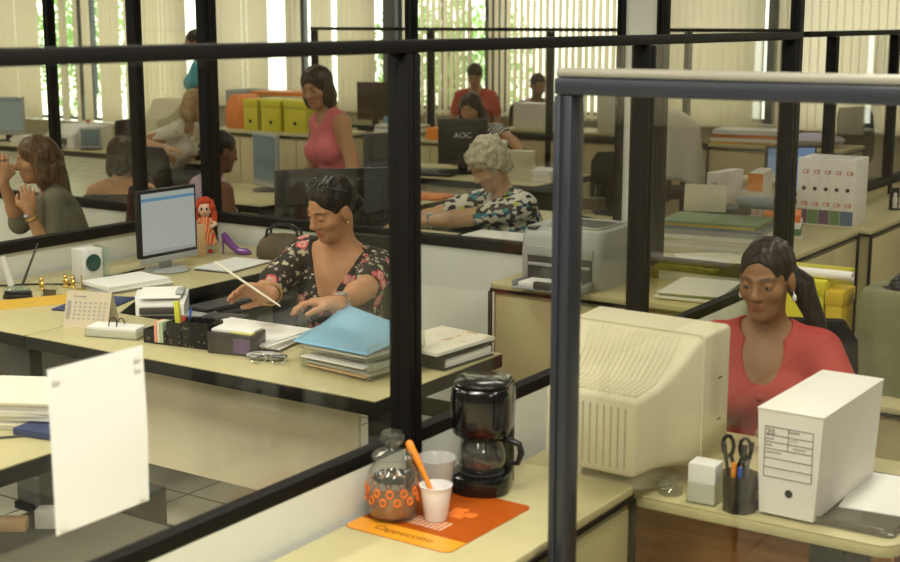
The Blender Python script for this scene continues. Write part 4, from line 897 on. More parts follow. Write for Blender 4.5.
# monitor with three letter logo
fdesk('cream desk carrying the black monitor seen from behind', 8.2, 9.05, 4.75, 6.7, .74, (8.25, 8.265, 4.9, 6.5, .3))
lcd('black monitor seen from behind with a small silver logo, before the striped top', (8.62, 5.62, .74), R(122), .34, .28, 'pale', 'blackpl', 'blackpl', .11, logo='AOC')
solo('keyboard', MB().box((0, 0, .018), (.20, .42, .03), (0, -.1, 0), .006), M['blackpl'], 'black keyboard standing at the foot of the monitor with logo', 'keyboard', (8.36, 5.75, .74), R(10))
stack('white documents at the left end of the desk with the logo monitor', (8.5, 6.3, .7402), 5, .3, .36, .3, seed=33, t=.025)
solo('file_holder', MB().b2(-.05, .05, -.13, .13, 0, .21, .004), M['beige'], 'cream file holder standing right of the grey haired person', 'file holder', (8.45, 5.05, .74), R(20))
stack('white pad at the right end of the desk with the logo monitor', (8.55, 4.86, .7402), 4, .22, .2, 0, seed=34, t=.02)
cabinet('cream cabinet with orange box far behind, left of the logo monitor', 9.62, 10.1, 6.2, 7.4, .86, doors=3, face='x0')
solo('orange_box', MB().b2(-.08, .08, -.10, .10, 0, .10, .003), M['orange'], 'bright orange box on the distant cabinet', 'box', (9.80, 6.62, .8602), R(10))
stack('white and brown papers beside the bright orange box', (9.82, 7.05, .8602), 6, .3, .4, 0, ('paper', 'silver', 'paper2'), .02, seed=36)
# far counter by the windows
fdesk('dark edged far desk before the red shirt', 10.95, 11.35, 7.0, 8.9, .80)
lcd('black monitor far away by the windows, left of the red shirt', (11.2, 8.35, .80), R(110), .36, .32, 'teal', 'blackpl', 'blackpl', .12)
solo('blue_box', MB().b2(-.06, .06, -.13, .13, 0, .13, .006), M['lblue'], 'light blue box before the far monitor', 'box', (11.08, 8.0, .8002))
solo('paper_roll', MB().cyl((0, 0, 0), (0, 0, .30), .05, .05, 14), M['paper'], 'upright white paper roll between far monitor and red shirt', 'paper roll', (11.2, 7.68, .8002))
cabinet('tan cabinet beyond the thin partition carrying white boxes', 10.45, 10.95, 4.7, 6.45, .92, doors=3, face='x0')
solo('tall_white_box', MB().b2(-.10, .10, -.11, .11, 0, .46, .004), M['card'], 'tall white box on the far tan cabinet', 'box', (10.7, 5.42, .9202), .1)
solo('low_white_box', MB().b2(-.12, .12, -.24, .24, 0, .22, .004), M['card'], 'low wide white box before the person with purple top', 'box', (10.7, 6.12, .9202))
lcd('small dark monitor right of the tall white box', (10.75, 5.12, .9202), R(60), .20, .20, 'teal', 'dgrey', 'dgrey', .06)
# yellow boxes cabinet and W3's monitor
cabinet('tall tan cabinet under the three yellow boxes', 7.3, 7.75, 5.85, 6.95, 1.10, body='tan', doors=4, face='x0')
for k, (y, l, s_) in enumerate(((6.60, 'leftmost yellow file box on the tall tan cabinet', .15), (6.41, 'middle yellow file box on the tall tan cabinet', .20), (6.19, 'right yellow file box on the tall tan cabinet', .22))):
    filebox(l, 7.50, y - .02, 1.1005, .33, s_ - .02, .215)
solo('orange_bag', bagmesh(.12, .13, .24), M['ocard'], 'orange bag left of the yellow boxes', 'bag', (7.52, 6.80, 1.1003))
fdesk('cream desk with the slim monitor turned to the dark haired person', 6.35, 7.2, 5.62, 6.6)
lcd('slim silver monitor turned sideways on the desk behind the glass', (6.95, 6.12, .74), R(250), .30, .30, 'teal', 'silver', 'silver', .07)
# middle left: white bag pile, laptop
cabinet('cream cabinet behind the pink top carrying orange folders', 9.3, 9.8, 7.5, 8.70, .92, doors=4, face='x0')
stack('pile of orange and yellow folders by the windows', (9.55, 8.05, .9203), 9, .36, .75, .0, ('ocard', 'amber', 'paper2', 'orange', 'lwood'), .032, 'folder_pile', 'folders', seed=42, jit=.12)
solo('white_case', MB().b2(-.16, .16, -.12, .12, 0, .33, .02), M['printer'], 'pale grey computer case left of the orange folders', 'computer', (9.5, 8.56, .9203))
fdesk('cream desk behind the pink top carrying the laptop', 8.0, 8.75, 6.95, 7.9)
lp = thing('laptop', 'open laptop with blue dark screen right of the pink top', 'laptop', (8.38, 7.28, .74), R(-60))
MB().b2(-.17, .17, -.24, 0, 0, .018, .004).build('base', M['dgrey'], lp)
l_ = MB().box((0, .035, .135), (.34, .012, .26), (R(-14), 0, 0), .004).build('lid', M['silver'], lp); MB().box((0, .0275, .135), (.31, .002, .23), (R(-14), 0, 0)).build('screen', M['photo'], l_)
fdesk('cream desk with telephone and the dark monitor right of the pink top', 6.75, 7.5, 4.85, 5.55)
lcd('dark monitor back right of the laptop', (7.25, 5.36, .74), R(160), .27, .30, 'teal', 'dgrey', 'dgrey', .09)
tel = thing('telephone', 'white desk telephone right of the pink top', 'telephone', (6.98, 5.20, .74), R(110))
MB().hull([[(-.09, -.1, 0), (.09, -.1, 0), (.09, -.1, .03), (-.09, -.1, .03)], [(-.09, .1, 0), (.09, .1, 0), (.09, .1, .08), (-.09, .1, .08)]]).build('phone_body', M['white'], tel)
MB().tube([(-.07, -.09, .07), (-.065, 0, .095), (-.07, .09, .11)], [.022, .015, .022], 8).build('handset', M['white'], tel)
solo('orange_folder', MB().box((0, 0, .01), (.24, .32, .018), (0, 0, 0), .003), M['ocard'], 'orange folder beside the white desk telephone', 'folder', (7.25, 5.02, .74), .2)
# left far desk row
fdesk('pale desk at far left carrying monitor, printer and old tube monitor', 8.2, 9.0, 8.35, 11.6)
lcd('lit monitor with pale page at the far left edge', (8.55, 10.75, .74), R(-70), .34, .30, 'pale', 'silver', 'silver', .10)
crt('old beige tube monitor far behind on the left', (8.70, 8.78, .7402), R(-5), 1.12, 'beige', False)
op = thing('inkjet_printer', 'white office printer on the far left desk', 'printer', (8.55, 9.75, .74), R(-15))
MB().hull([[(a, b, z) for a, b in rounded(-.2 + o, .2, -.26, .26, .03)] for z, o in ((0, 0), (.12, 0), (.17, .06), (.19, .12))]).build('housing', M['white'], op); MB().b2(-.206, -.195, -.16, .16, .03, .09, .003).build('paper_slot', M['dgrey'], op); MB().b2(-.30, -.19, -.14, .14, .02, .03, .003).build('paper_tray', M['white'], op)
stack('papers on the far left desk beside the lit monitor', (8.45, 10.2, .7402), 5, .3, .4, .2, seed=50, t=.015)
bo = thing('bottle', 'clear bottle with red cap on the far left desk', 'bottle', (8.75, 9.85, .74)); MB().lathe([(0, 0), (.035, 0), (.036, .15), (.015, .19), (.014, .20)], 14).build('bottle_body', M['frost'], bo); MB().cyl((0, 0, .2), (0, 0, .225), .017, .017, 12).build('cap', M['red'], bo)
solo('cup', MB().lathe([(0, 0), (.035, 0), (.042, .10), (.038, .10), (.032, .006), (0, .005)], 16), M['lblue'], 'pale blue cup beside the red capped bottle', 'cup', (8.72, 10.08, .74))
lcd('small grey monitor on the far left desk right of the printer', (8.35, 9.38, .74), R(-50), .16, .14, 'teal', 'silver', 'silver', .04)
fdesk('cream desk beyond the glass at the left where the long haired person sits', 3.6, 4.5, 6.35, 7.4)
# right far
fdesk('cream desk behind the crowded counter with clutter', 7.75, 9.3, 2.75, 3.25)
lcd('blue lit monitor behind the binder row', (8.35, 2.98, .74), R(-50), .30, .26, 'bluescr', 'dgrey', 'dgrey', .08)
stack('crumpled papers and a brown folder behind the binder row', (7.95, 2.98, .7402), 6, .3, .3, .4, ('paper', 'lwood', 'paper2'), .03, seed=52, jit=.5)
office_chair('black chair seen through the glass at far right', (10.35, 3.0, 0), R(160), .68)
office_chair('black chair draped with a white jacket', (9.65, 4.45, 0), R(-57), .60)
jk = MB().grid(lambda u, v: (9.65 + math.sin(R(-57)) * (.315 + .02 * math.sin(u * 17) * v) + math.cos(R(-57)) * (u - .5) * (.42 + .16 * v), 4.45 - math.cos(R(-57)) * (.315 + .02 * math.sin(u * 17) * v) + math.sin(R(-57)) * (u - .5) * (.42 + .16 * v), 1.22 - v * .52 - .12 * abs(u - .5) ** 2 * 4), 22, 14)
jo = jk.build('jacket', mat('white_cotton', (.66, .64, .55), .8, 0, .05)); sm = jo.modifiers.new('thickness', 'SOLIDIFY'); sm.thickness = .012; tag(jo, 'white jacket hanging over the back of a black chair', 'jacket')
cabinet('low cabinet far right with folder piles before the blinds', 9.4, 9.9, 2.98, 4.0, .98, doors=2, face='x0', body='tan')
stack('yellow and white folders on the far right cabinet', (9.6, 3.75, .9803), 4, .3, .5, .1, ('amber', 'paper', 'ocard', 'paper'), .03, 'folder_pile', 'folders', seed=55)
solo('grey_cushion', MB().ball((0, 0, .05), (.14, .22, .05), 16), mat('lilac_cloth', (.42, .38, .45), .8), 'lilac grey bundle beside the yellow folders on the far right cabinet', 'bundle', (9.6, 3.26, .9803))

# ---------------------------------------------------------------- people: smooth bodies from blended rounded limbs
class Blob:
    def __init__(s): s.ops = []
    def cap(s, a, b, ra, rb=None, k=.03, sub=False):
        a = np.array(a, float); b = np.array(b, float); rb = ra if rb is None else rb; r = max(ra, rb)
        s.ops.append(('c', a, b, ra, rb, k, sub, np.minimum(a, b) - r, np.maximum(a, b) + r)); return s
    def ell(s, c, r, k=.03, rot=None, sub=False):
        c = np.array(c, float); r = np.array(r, float); Q = np.eye(3) if rot is None else np.array(rot)
        e = np.sqrt(((Q * r) ** 2).sum(1)); s.ops.append(('e', c, r, Q, None, k, sub, c - e, c + e)); return s
    def cut(s, fn, lo, hi, k=.006): s.ops.append(('f', fn, None, None, None, k, True, np.array(lo, float), np.array(hi, float))); return s
    def mesh(s, h, grow=0.):
        lo = np.min([o[7] for o in s.ops if not o[6]], 0) - .03 - grow; hi = np.max([o[8] for o in s.ops if not o[6]], 0) + .03 + grow
        n = np.ceil((hi - lo) / h).astype(int) + 1
        D = np.full(n, 1.0, np.float32)
        for kind, p0, p1, p2, p3, k, sub, blo, bhi in s.ops:
            mg = k + 2.5 * h + .004
            i0 = np.clip(np.floor((blo - mg - lo) / h).astype(int), 0, n - 1); i1 = np.clip(np.ceil((bhi + mg - lo) / h).astype(int) + 1, 1, n)
            if np.any(i1 <= i0): continue
            X = [(lo[q] + h * np.arange(i0[q], i1[q])).astype(np.float32) for q in range(3)]
            gx, gy, gz = X[0][:, None, None], X[1][None, :, None], X[2][None, None, :]
            if kind == 'c':
                ba = p1 - p0; L2 = max(ba @ ba, 1e-9); px, py, pz = gx - p0[0], gy - p0[1], gz - p0[2]
                t = np.clip((px * ba[0] + py * ba[1] + pz * ba[2]) / L2, 0, 1)
                d = np.sqrt((px - t * ba[0]) ** 2 + (py - t * ba[1]) ** 2 + (pz - t * ba[2]) ** 2) - (p2 + (p3 - p2) * t)
            elif kind == 'e':
                px, py, pz = gx - p0[0], gy - p0[1], gz - p0[2]
                q = [px * p2[0, j] + py * p2[1, j] + pz * p2[2, j] for j in range(3)]
                k0 = np.sqrt(sum((q[j] / p1[j]) ** 2 for j in range(3))); k1 = np.sqrt(sum((q[j] / p1[j] ** 2) ** 2 for j in range(3))) + 1e-6
                d = k0 * (k0 - 1) / k1
            else: d = p0(gx, gy, gz)
            sl = tuple(slice(i0[q], i1[q]) for q in range(3)); A = D[sl]
            if sub: d = -d; hh = np.maximum(k - np.abs(A - d), 0) / k; D[sl] = np.maximum(A, d) + hh * hh * k * .25
            else: hh = np.maximum(k - np.abs(A - d), 0) / k; D[sl] = np.minimum(A, d) - hh * hh * k * .25
        return nets(D, lo, h)
def nets(D, lo, h):
    """surface nets: one vertex per crossed cell"""
    s = D < 0; c = [s[i:s.shape[0] - 1 + i, j:s.shape[1] - 1 + j, k:s.shape[2] - 1 + k] for i in (0, 1) for j in (0, 1) for k in (0, 1)]
    cnt = sum(x.astype(np.int8) for x in c); act = (cnt > 0) & (cnt < 8); ix = np.argwhere(act)
    idx = np.full(act.shape, -1, np.int32); idx[act] = np.arange(len(ix))
    cor = np.array([(i, j, k) for i in (0, 1) for j in (0, 1) for k in (0, 1)])
    val = np.stack([D[ix[:, 0] + a, ix[:, 1] + b, ix[:, 2] + e] for a, b, e in cor], 1)
    P = np.zeros((len(ix), 3)); N = np.zeros(len(ix))
    for a in range(8):
        for b in range(a + 1, 8):
            if np.abs(cor[a] - cor[b]).sum() != 1: continue
            m = (val[:, a] < 0) != (val[:, b] < 0); t = np.where(m, val[:, a] / np.where(m, val[:, a] - val[:, b], 1), 0)
            P[m] += (cor[a] + t[:, None] * (cor[b] - cor[a]))[m]; N += m
    V = lo + h * (ix + P / N[:, None]); Q = []
    for ax in range(3):
        A = [slice(None)] * 3; B = [slice(None)] * 3; A[ax] = slice(0, -1); B[ax] = slice(1, None)
        s0, s1 = s[tuple(A)], s[tuple(B)]; e = np.argwhere(s0 != s1)
        u, w = (ax + 1) % 3, (ax + 2) % 3
        ok = (e[:, u] > 0) & (e[:, w] > 0) & (e[:, u] < s.shape[u] - 1) & (e[:, w] < s.shape[w] - 1); e = e[ok]
        du = np.zeros(3, int); du[u] = 1; dw = np.zeros(3, int); dw[w] = 1
        q = np.stack([idx[tuple((e - o).T)] for o in (0 * du, du, du + dw, dw)], 1)
        fl = ~s0[tuple(e.T)]; q[fl] = q[fl][:, ::-1]; Q.append(q)
    return V, np.concatenate(Q)
def blobmesh(name, V, Q, mats, parent, attrs=None):
    me = bpy.data.meshes.new(name); me.vertices.add(len(V)); me.vertices.foreach_set('co', V.astype(np.float32).ravel())
    me.loops.add(len(Q) * 4); me.loops.foreach_set('vertex_index', Q.astype(np.int32).ravel())
    me.polygons.add(len(Q)); me.polygons.foreach_set('loop_start', np.arange(0, len(Q) * 4, 4, dtype=np.int32))
    me.polygons.foreach_set('use_smooth', np.ones(len(Q), bool)); me.update(); me.validate()
    for m_ in (mats if isinstance(mats, (list, tuple)) else [mats]): me.materials.append(m_)
    for k, v in (attrs or {}).items():
        a = me.attributes.new(k, 'FLOAT', 'POINT'); a.data.foreach_set('value', v.astype(np.float32))
    o = bpy.data.objects.new(name, me); COL.objects.link(o)
    if parent: o.parent = parent
    return o

def skinmat(name, col, lip):
    m = mat(name, col, .48, 0, .06, 14, spec=.35, sub=.08); nt = m.node_tree; N = nt.nodes; L = nt.links; b = N['Principled BSDF']
    src = b.inputs['Base Color'].links[0].from_socket
    for at_, c in (('lip', lip), ('brow', (.02, .012, .008))):
        a = N.new('ShaderNodeAttribute'); a.attribute_name = at_; x = N.new('ShaderNodeMix'); x.data_type = 'RGBA'
        L.new(a.outputs['Fac'], x.inputs[0]); L.new(src, x.inputs[6]); x.inputs[7].default_value = (*c, 1); src = x.outputs[2]
    L.new(src, b.inputs['Base Color']); return m
SK = {'tan': skinmat('tan_skin', (.46, .235, .115), (.40, .10, .07)), 'brown': skinmat('brown_skin', (.255, .128, .055), (.26, .085, .05)),
      'light': skinmat('light_skin', (.50, .29, .16), (.45, .15, .12)), 'deep': skinmat('deep_skin', (.20, .085, .035), (.2, .06, .04))}
def hairmat(name, c1, c2, k=1.): return rampmat(name, 'noise', [(0, c1), (.4, c1), (.65, c2), (1, c2)], 6, .38, interp='LINEAR', stretch=(16 * k, 16 * k, 2.2 * k), spec=.2)
HM = {'black': hairmat('black_hair', (.008, .006, .005), (.03, .022, .016)), 'dark': hairmat('dark_brown_hair', (.014, .008, .005), (.05, .03, .018)),
      'brown': hairmat('brown_hair', (.05, .026, .010), (.16, .085, .035)), 'grey': hairmat('grey_hair', (.42, .38, .27), (.74, .69, .54), 2.2), 'blond': hairmat('blond_hair', (.25, .15, .06), (.5, .34, .16))}
EYE = [mat('eye_white', (.26, .215, .17), .3), mat('dark_iris', (.02, .01, .006), .1)]

def ik(Sh, Wr, l1, l2, hint):
    Sh, Wr, hint = map(lambda v: np.array(v, float), (Sh, Wr, hint)); d = Wr - Sh; L = np.linalg.norm(d); u = d / L
    if L > (l1 + l2) * .995: L = (l1 + l2) * .995; Wr = Sh + u * L
    a = (l1 * l1 - l2 * l2 + L * L) / (2 * L); hgt = math.sqrt(max(0, l1 * l1 - a * a)); p = hint - u * (hint @ u); p /= np.linalg.norm(p) + 1e-9
    return Sh + u * a + p * hgt, Wr
def nrm(v): v = np.array(v, float); return v / (np.linalg.norm(v) + 1e-9)
def hand(B, Wr, d, n, side, curl, k=1.):
    """palm at the wrist Wr pointing along d, palm side facing n; side +1 puts the thumb at +d x n"""
    d = nrm(d); n = nrm(np.array(n, float) - d * (np.array(n, float) @ d)); sx = np.cross(d, n) * side
    B.cap(Wr, Wr + d * .03, .023, .026, .015); Rm = np.stack([d, sx, n], 1)
    B.ell(Wr + d * .055, (.05 * k, .041 * k, .017 * k), .014, Rm)
    for f, (o, ln, r) in enumerate(((.029, .076, .0088), (.010, .084, .0092), (-.010, .078, .0088), (-.028, .062, .0078))):
        p = Wr + d * (.092 - .006 * abs(f - 1)) + sx * o; seg = np.array((.42, .32, .26)) * ln * k; a = curl * (.35 + .05 * f); dd = d + sx * o * 1.2
        B.cap(Wr + d * .05 + sx * o * .8, p, .011, .0098, .010)
        for q in range(3):
            v = nrm(dd * math.cos(a) + n * math.sin(a)); p2 = p + v * seg[q]; B.cap(p, p2, r * (1 - .1 * q), r * (.92 - .1 * q), .005); p = p2; a += curl * (.55 - .1 * q)
    t0 = Wr + d * .025 + sx * .028; t1 = t0 + nrm(d * .7 + sx * .65 + n * .3) * .038; t2 = t1 + nrm(d * .9 + sx * .12 + n * (.25 + .3 * curl)) * .032; t3 = t2 + nrm(d + sx * -.15 + n * (.3 + .4 * curl)) * .026
    B.cap(Wr + d * .02 + sx * .012, t1, .016, .0125, .014); B.cap(t1, t2, .0115, .0105, .008); B.cap(t2, t3, .0105, .0085, .006)
    return Wr + d * .11

def rotm(yaw=0, pitch=0, roll=0): return np.array(Euler((-pitch, roll, yaw), 'YXZ').to_matrix())   # pitch>0 looks down, yaw>0 looks to the person's left
def person(label, head, az, skin='tan', hy=0., hp=0., hr=0., lean=10, side=0., sit=True, arms=None, h=.01, shirt='coral', sleeve=.6, neck=('scoop', .07, .10), hair=('black', 'tail'),
           pants='dgrey', k=1., shw=.165, chair=None, long_sleeve=False, extra=None, stout=1.):
    rz = R(az - 90); c_, s_ = math.cos(rz), math.sin(rz); RZ = np.array([[c_, -s_, 0], [s_, c_, 0], [0, 0, 1]])
    T = np.array(Euler((-R(lean), R(side), 0)).to_matrix()); Tn = np.array(Euler((-R(lean) * .7, R(side) * .6, 0)).to_matrix())
    hl = T @ np.array((0, 0, .47)) + Tn @ np.array((0, .025, .165)); head = np.array(head, float)
    ph = head[2] - hl[2]; off = RZ @ np.array((hl[0], hl[1], 0)); root = np.array((head[0] - off[0], head[1] - off[1], 0.))
    t = thing('person', label, 'person', tuple(root), rz)
    pel = np.array((0, 0, ph)); loc = lambda v: pel + T @ np.array(v, float); Nk = loc((0, 0, .47)); Hc = pel + hl
    Hm = rotm(R(hy), R(hp), R(hr)) @ np.eye(3); hd = lambda v: Hc + Hm @ np.array(v, float)
    st = stout
    def torso(B, g=0., kk=.05):
        B.ell(pel + np.array((0, -.005, .0)), (.175 * st + g, .125 * st + g, .125 + g), kk)
        B.ell(loc((0, .005, .16)), (.142 * st + g, .112 * st + g, .14 + g), kk, T); B.ell(loc((0, 0, .31)), (.15 * st + g, .108 * st + g, .15 + g), kk, T)
        B.cap(loc((-shw + .035, -.01, .415)), loc((shw - .035, -.01, .415)), .052 + g, .052 + g, kk)
        for q in (-1, 1): B.ell(loc((q * .073, .085, .275)), (.068 + g, .062 + g, .066 + g), .04, T); B.cap(loc((q * .10, -.02, .43)), loc((q * .03, -.015, .485)), .035 + g, .030 + g, kk)
    def headp(B):
        e = lambda c, r, k_=.02, **a: B.ell(hd(c), r, k_, Hm, **a); cp = lambda a, b, r1, r2=None, k_=.01: B.cap(hd(a), hd(b), r1, r2, k_)
        B.cap(Nk + np.array((0, -.01, -.03)), hd((0, -.028, -.05)), .052, .045, .03)
        e((0, -.012, .035), (.073, .094, .083)); e((0, .024, -.025), (.057, .066, .083), .03); e((0, .045, -.085), (.036, .034, .026), .03); e((0, .068, -.094), (.018, .014, .014), .02)
        for q in (-1, 1):
            e((q * .041, .052, -.022), (.024, .026, .022), .02); cp((q * .012, .084, .022), (q * .044, .070, .024), .0085, .007, .012)
            e((q * .033, .094, .006), (.019, .014, .012), .012, sub=True); e((q * .032, .0735, .005), (.0155, .0145, .0125), .004)
            e((q * .076, -.008, -.005), (.009, .020, .031), .008); cp((q * .009, .094, -.030), (q * .013, .090, -.030), .0085, .008, .006)
            e((q * .032, .0895, .002), (.0128, .012, .0032 if hp < 15 else .0018), .002, sub=True)
        cp((0, .083, .014), (0, .103, -.022), .0075, .0115, .012); e((0, .104, -.026), (.012, .010, .009), .008)
        cp((-.019, .082, -.056), (0, .089, -.054), .005, .006, .006); cp((.019, .082, -.056), (0, .089, -.054), .005, .006, .006); cp((-.012, .083, -.066), (.012, .083, -.066), .007, .007, .007)
        e((0, .097, -.0598), (.024, .008, .0016), .002, sub=True)
    B = Blob(); torso(B); headp(B)
    # arms
    arms = arms or {}; pts = {}
    for sd, key in ((1, 'R'), (-1, 'L')):
        a = arms.get(key, {}); Sh = loc((sd * shw, -.01, .415))
        w = a.get('at'); 
        if w is None: Wr = loc((sd * (shw + .06), .24, .0)) if sit else Sh + np.array((sd * .08, .06, -.50))
        else: Wr = RZ.T @ (np.array(tuple(w), float) - root)
        hint = a.get('hint', (sd * .6, -.7, -.6)); El, Wr = ik(Sh, Wr, .275 * k, .245 * k, hint); pts[key] = (Sh, El, Wr)
        B.cap(Sh, El, .050 * st, .038 * st, .035); B.cap(El, El + (Wr - El) * .35, .038 * st, .038 * st, .02); B.cap(El + (Wr - El) * .3, Wr, .038 * st, .024, .02)
        d = a.get('dir'); d = nrm(Wr - El) if d is None else nrm(RZ.T @ np.array(d, float)); n = a.get('palm'); n = np.array((0, 0, -1.)) if n is None else RZ.T @ np.array(n, float)
        # thumb side: right hand, palm down, thumb to the left
        hand(B, Wr, d, n, -sd, a.get('curl', .5))
    # legs
    K = {}
    for sd in (1, -1):
        hip = pel + np.array((sd * .09, 0, -.02))
        if sit: kn = pel + np.array((sd * .11, .42, -.02)); an = np.array((sd * .11, .40, .085))
        else: kn = np.array((sd * .095, .03, ph * .52)); an = np.array((sd * .09, -.02, .085))
        K[sd] = (hip, kn, an); B.cap(hip, kn, .083 * st, .058, .04); B.cap(kn, kn + (an - kn) * .4, .055, .055, .03); B.cap(kn + (an - kn) * .3, an, .055, .036, .03); B.cap(an + np.array((0, -.03, -.04)), an + np.array((0, .14, -.055)), .034, .026, .03)
    V, Q = B.mesh(h)
    lv = (V - Hc) @ Hm
    lip = np.exp(-(((lv[:, 0]) / .023) ** 4 + ((lv[:, 2] + .0605) / .0125) ** 4)) * (lv[:, 1] > .06)
    ax = np.abs(lv[:, 0]); brow = np.exp(-(((ax - .032) / .022) ** 4 + ((lv[:, 2] - .0285 + (ax - .03) ** 2 * 6) / .0048) ** 4)) * (lv[:, 1] > .045)
    blobmesh('body', V, Q, SK[skin], t, {'lip': lip, 'brow': brow * .85})
    if h < .009:
        for q in (-1, 1):
            e = MB(); e.ball((0, 0, 0), .0128, 16); e.m(1).ball((0, .0068, -.0012), (.0080, .0064, .0080), 12); o = e.build('eye', EYE, t)
            o.matrix_basis = Matrix.Translation(hd((q * .032, .0735, .0035))) @ Matrix(Hm.tolist()).to_4x4()
    # shirt
    G = Blob(); g = .009; torso(G, g)
    lim = sleeve
    for key in 'RL':
        Sh, El, Wr = pts[key]
        if lim > 0: 
            G.cap(Sh, Sh + (El - Sh) * min(lim, 1), .050 * st + .014, (.050 - .010 * min(lim, 1)) * st + .017, .03)
            if lim > 1: G.cap(El, El + (Wr - El) * (lim - 1), .047, .040, .02)
    Ti = T.T
    def lc(gx, gy, gz):
        x, y, z = gx - pel[0], gy - pel[1], gz - pel[2]
        return [Ti[j, 0] * x + Ti[j, 1] * y + Ti[j, 2] * z for j in range(3)]
    nk, nw, nd = neck
    def hole(gx, gy, gz):
        x, y, z = lc(gx, gy, gz); a = np.sqrt((x / (nw * 1.0)) ** 2 + ((y - .01) / .085) ** 2 + ((z - .50) / .075) ** 2) - 1
        a = a * .07
        if nk == 'v': b = np.maximum(np.maximum(np.abs(x) - np.maximum(0, (z - (.47 - nd))) * (nw / nd) * 1.05, -(y - .0)), (.47 - nd) - z)
        else: b = (np.sqrt((x / nw) ** 2 + ((y - .12) / .11) ** 2 + ((z - .48) / nd) ** 2) - 1) * .08
        return np.minimum(a, b)
    cc = loc((0, .03, .42)); G.cut(hole, cc - .24, cc + .24)
    if lim == 0:
        for q in (-1, 1):
            cN = loc((q * (shw + .022), -.01, .38)); G.ell(cN, (.055, .12, .12), .008, T, sub=True)
    G.cut(lambda gx, gy, gz: gz + 0 * gx + 0 * gy - (pel[2] - (.06 if sit else .10)), pel - .4, pel + np.array((.4, .4, .0)))
    V, Q = G.mesh(max(h, .006)); blobmesh('shirt', V, Q, M[shirt], t)
    # trousers and shoes
    Pn = Blob(); Pn.ell(pel + np.array((0, -.005, -.02)), (.178 * st, .128 * st, .12), .05)
    for sd in (1, -1):
        hip, kn, an = K[sd]; Pn.cap(hip, kn, .091 * st, .066, .04); Pn.cap(kn, an + np.array((0, 0, .04)), .066, .055, .03)
    V, Q = Pn.mesh(.014); blobmesh('trousers', V, Q, M[pants], t)
    for sd in (1, -1):
        an = K[sd][2]; s2 = Blob().cap(an + np.array((0, -.035, -.044)), an + np.array((0, .15, -.052)), .041, .033, .03).ell(an + np.array((0, -.01, -.01)), (.045, .05, .05), .02)
        V, Q = s2.mesh(.012); blobmesh('shoe', V, Q, M['blackpl'], t)
    # hair
    hm, style = hair; Hh = Blob(); e = lambda c, r, k_=.02, **a: Hh.ell(hd(c), r, k_, Hm, **a); cp = lambda a, b, r1, r2=None, k_=.015: Hh.cap(hd(a), hd(b), r1, r2, k_)
    if style in ('tail', 'bun', 'back'):
        e((0, -.018, .042), (.080, .100, .086)); e((0, .108, -.022), (.073, .073, .104), .012, sub=True); e((0, .055, -.105), (.09, .08, .075), .012, sub=True)
        for q in (-1, 1): e((q * .085, .0, -.012), (.02, .026, .036), .008, sub=True)
        if style == 'tail': cp((-.02, -.10, .0), (-.06, -.12, -.05), .035, .040); cp((-.06, -.12, -.05), (-.12, -.10, -.17), .040, .026)
        if style == 'bun': e((0, -.115, .02), (.045, .04, .045))
        if style == 'back': cp((-.02, -.10, -.02), (.03, -.10, -.04), .03, .03)
    elif style == 'long':
        e((0, -.015, .04), (.086, .104, .09)); e((0, .105, -.035), (.062, .07, .092), .015, sub=True)
        for q in (-1, 1): cp((q * .068, .0, .03), (q * .082, -.01, -.10), .032, .036); cp((q * .082, -.01, -.10), (q * .075, -.04, -.24), .036, .022)
        cp((0, -.085, .0), (0, -.10, -.22), .055, .045); cp((-.05, -.08, -.05), (-.05, -.08, -.25), .045, .03); cp((.05, -.08, -.05), (.05, -.08, -.24), .045, .03)
    elif style == 'bob':
        e((0, -.015, .04), (.090, .106, .092)); e((0, .108, -.03), (.060, .07, .088), .015, sub=True)
        for q in (-1, 1): e((q * .068, -.01, -.055), (.030, .06, .075), .03)
        e((0, -.075, -.05), (.07, .045, .08), .03)
    elif style == 'curly':
        rr = random.Random(9); e((0, -.018, .045), (.088, .106, .090), .02); e((0, -.06, -.035), (.078, .055, .06), .03)
        for q in range(150):
            a, z = rr.uniform(0, 6.283), rr.uniform(-.75, 1); rd = math.sqrt(max(0, 1 - z * z)); v = np.array((rd * math.cos(a) * .09, rd * math.sin(a) * .108 - .018, z * .095 + .04))
            if v[1] > .045 and v[2] < .06: continue
            e(v, (rr.uniform(.011, .02),) * 3, .008)
        e((0, .112, -.02), (.062, .065, .075), .012, sub=True)
    elif style == 'short':
        e((0, -.018, .045), (.083, .102, .086)); e((0, .105, -.02), (.07, .07, .075), .012, sub=True); e((0, .03, -.10), (.12, .12, .085), .012, sub=True)
    V, Q = Hh.mesh(max(h, .0055))
    nz = np.sin(V[:, 0] * 190 + np.sin(V[:, 2] * 40) * 2) * .0012 + np.sin(V[:, 1] * 150 + V[:, 2] * 30) * .0012
    V = V + (V - Hc) / (np.linalg.norm(V - Hc, axis=1)[:, None] + 1e-6) * nz[:, None]
    blobmesh('hair', V, Q, HM[hm], t)
    if sit and chair is not None:
        cx_, cy_, cr_ = chair[2] if len(chair) > 2 else (0, -.02, 0); p = root + RZ @ np.array((cx_, cy_, 0)); office_chair(chair[0], (p[0], p[1], 0), rz + R(cr_), ph - .105, chair[1] if len(chair) > 1 else 'chair', chair[3] if len(chair) > 3 else .42)
    return t, dict(root=root, RZ=RZ, pts=pts, hd=hd, Hm=Hm, Hc=Hc, loc=loc, Nk=Nk, toW=lambda v: RZ @ np.array(v) + root)
def addpart(t, mb, name, m, basis=None):
    o = mb.build(name, m, t)
    if basis is not None: o.matrix_basis = basis
    return o
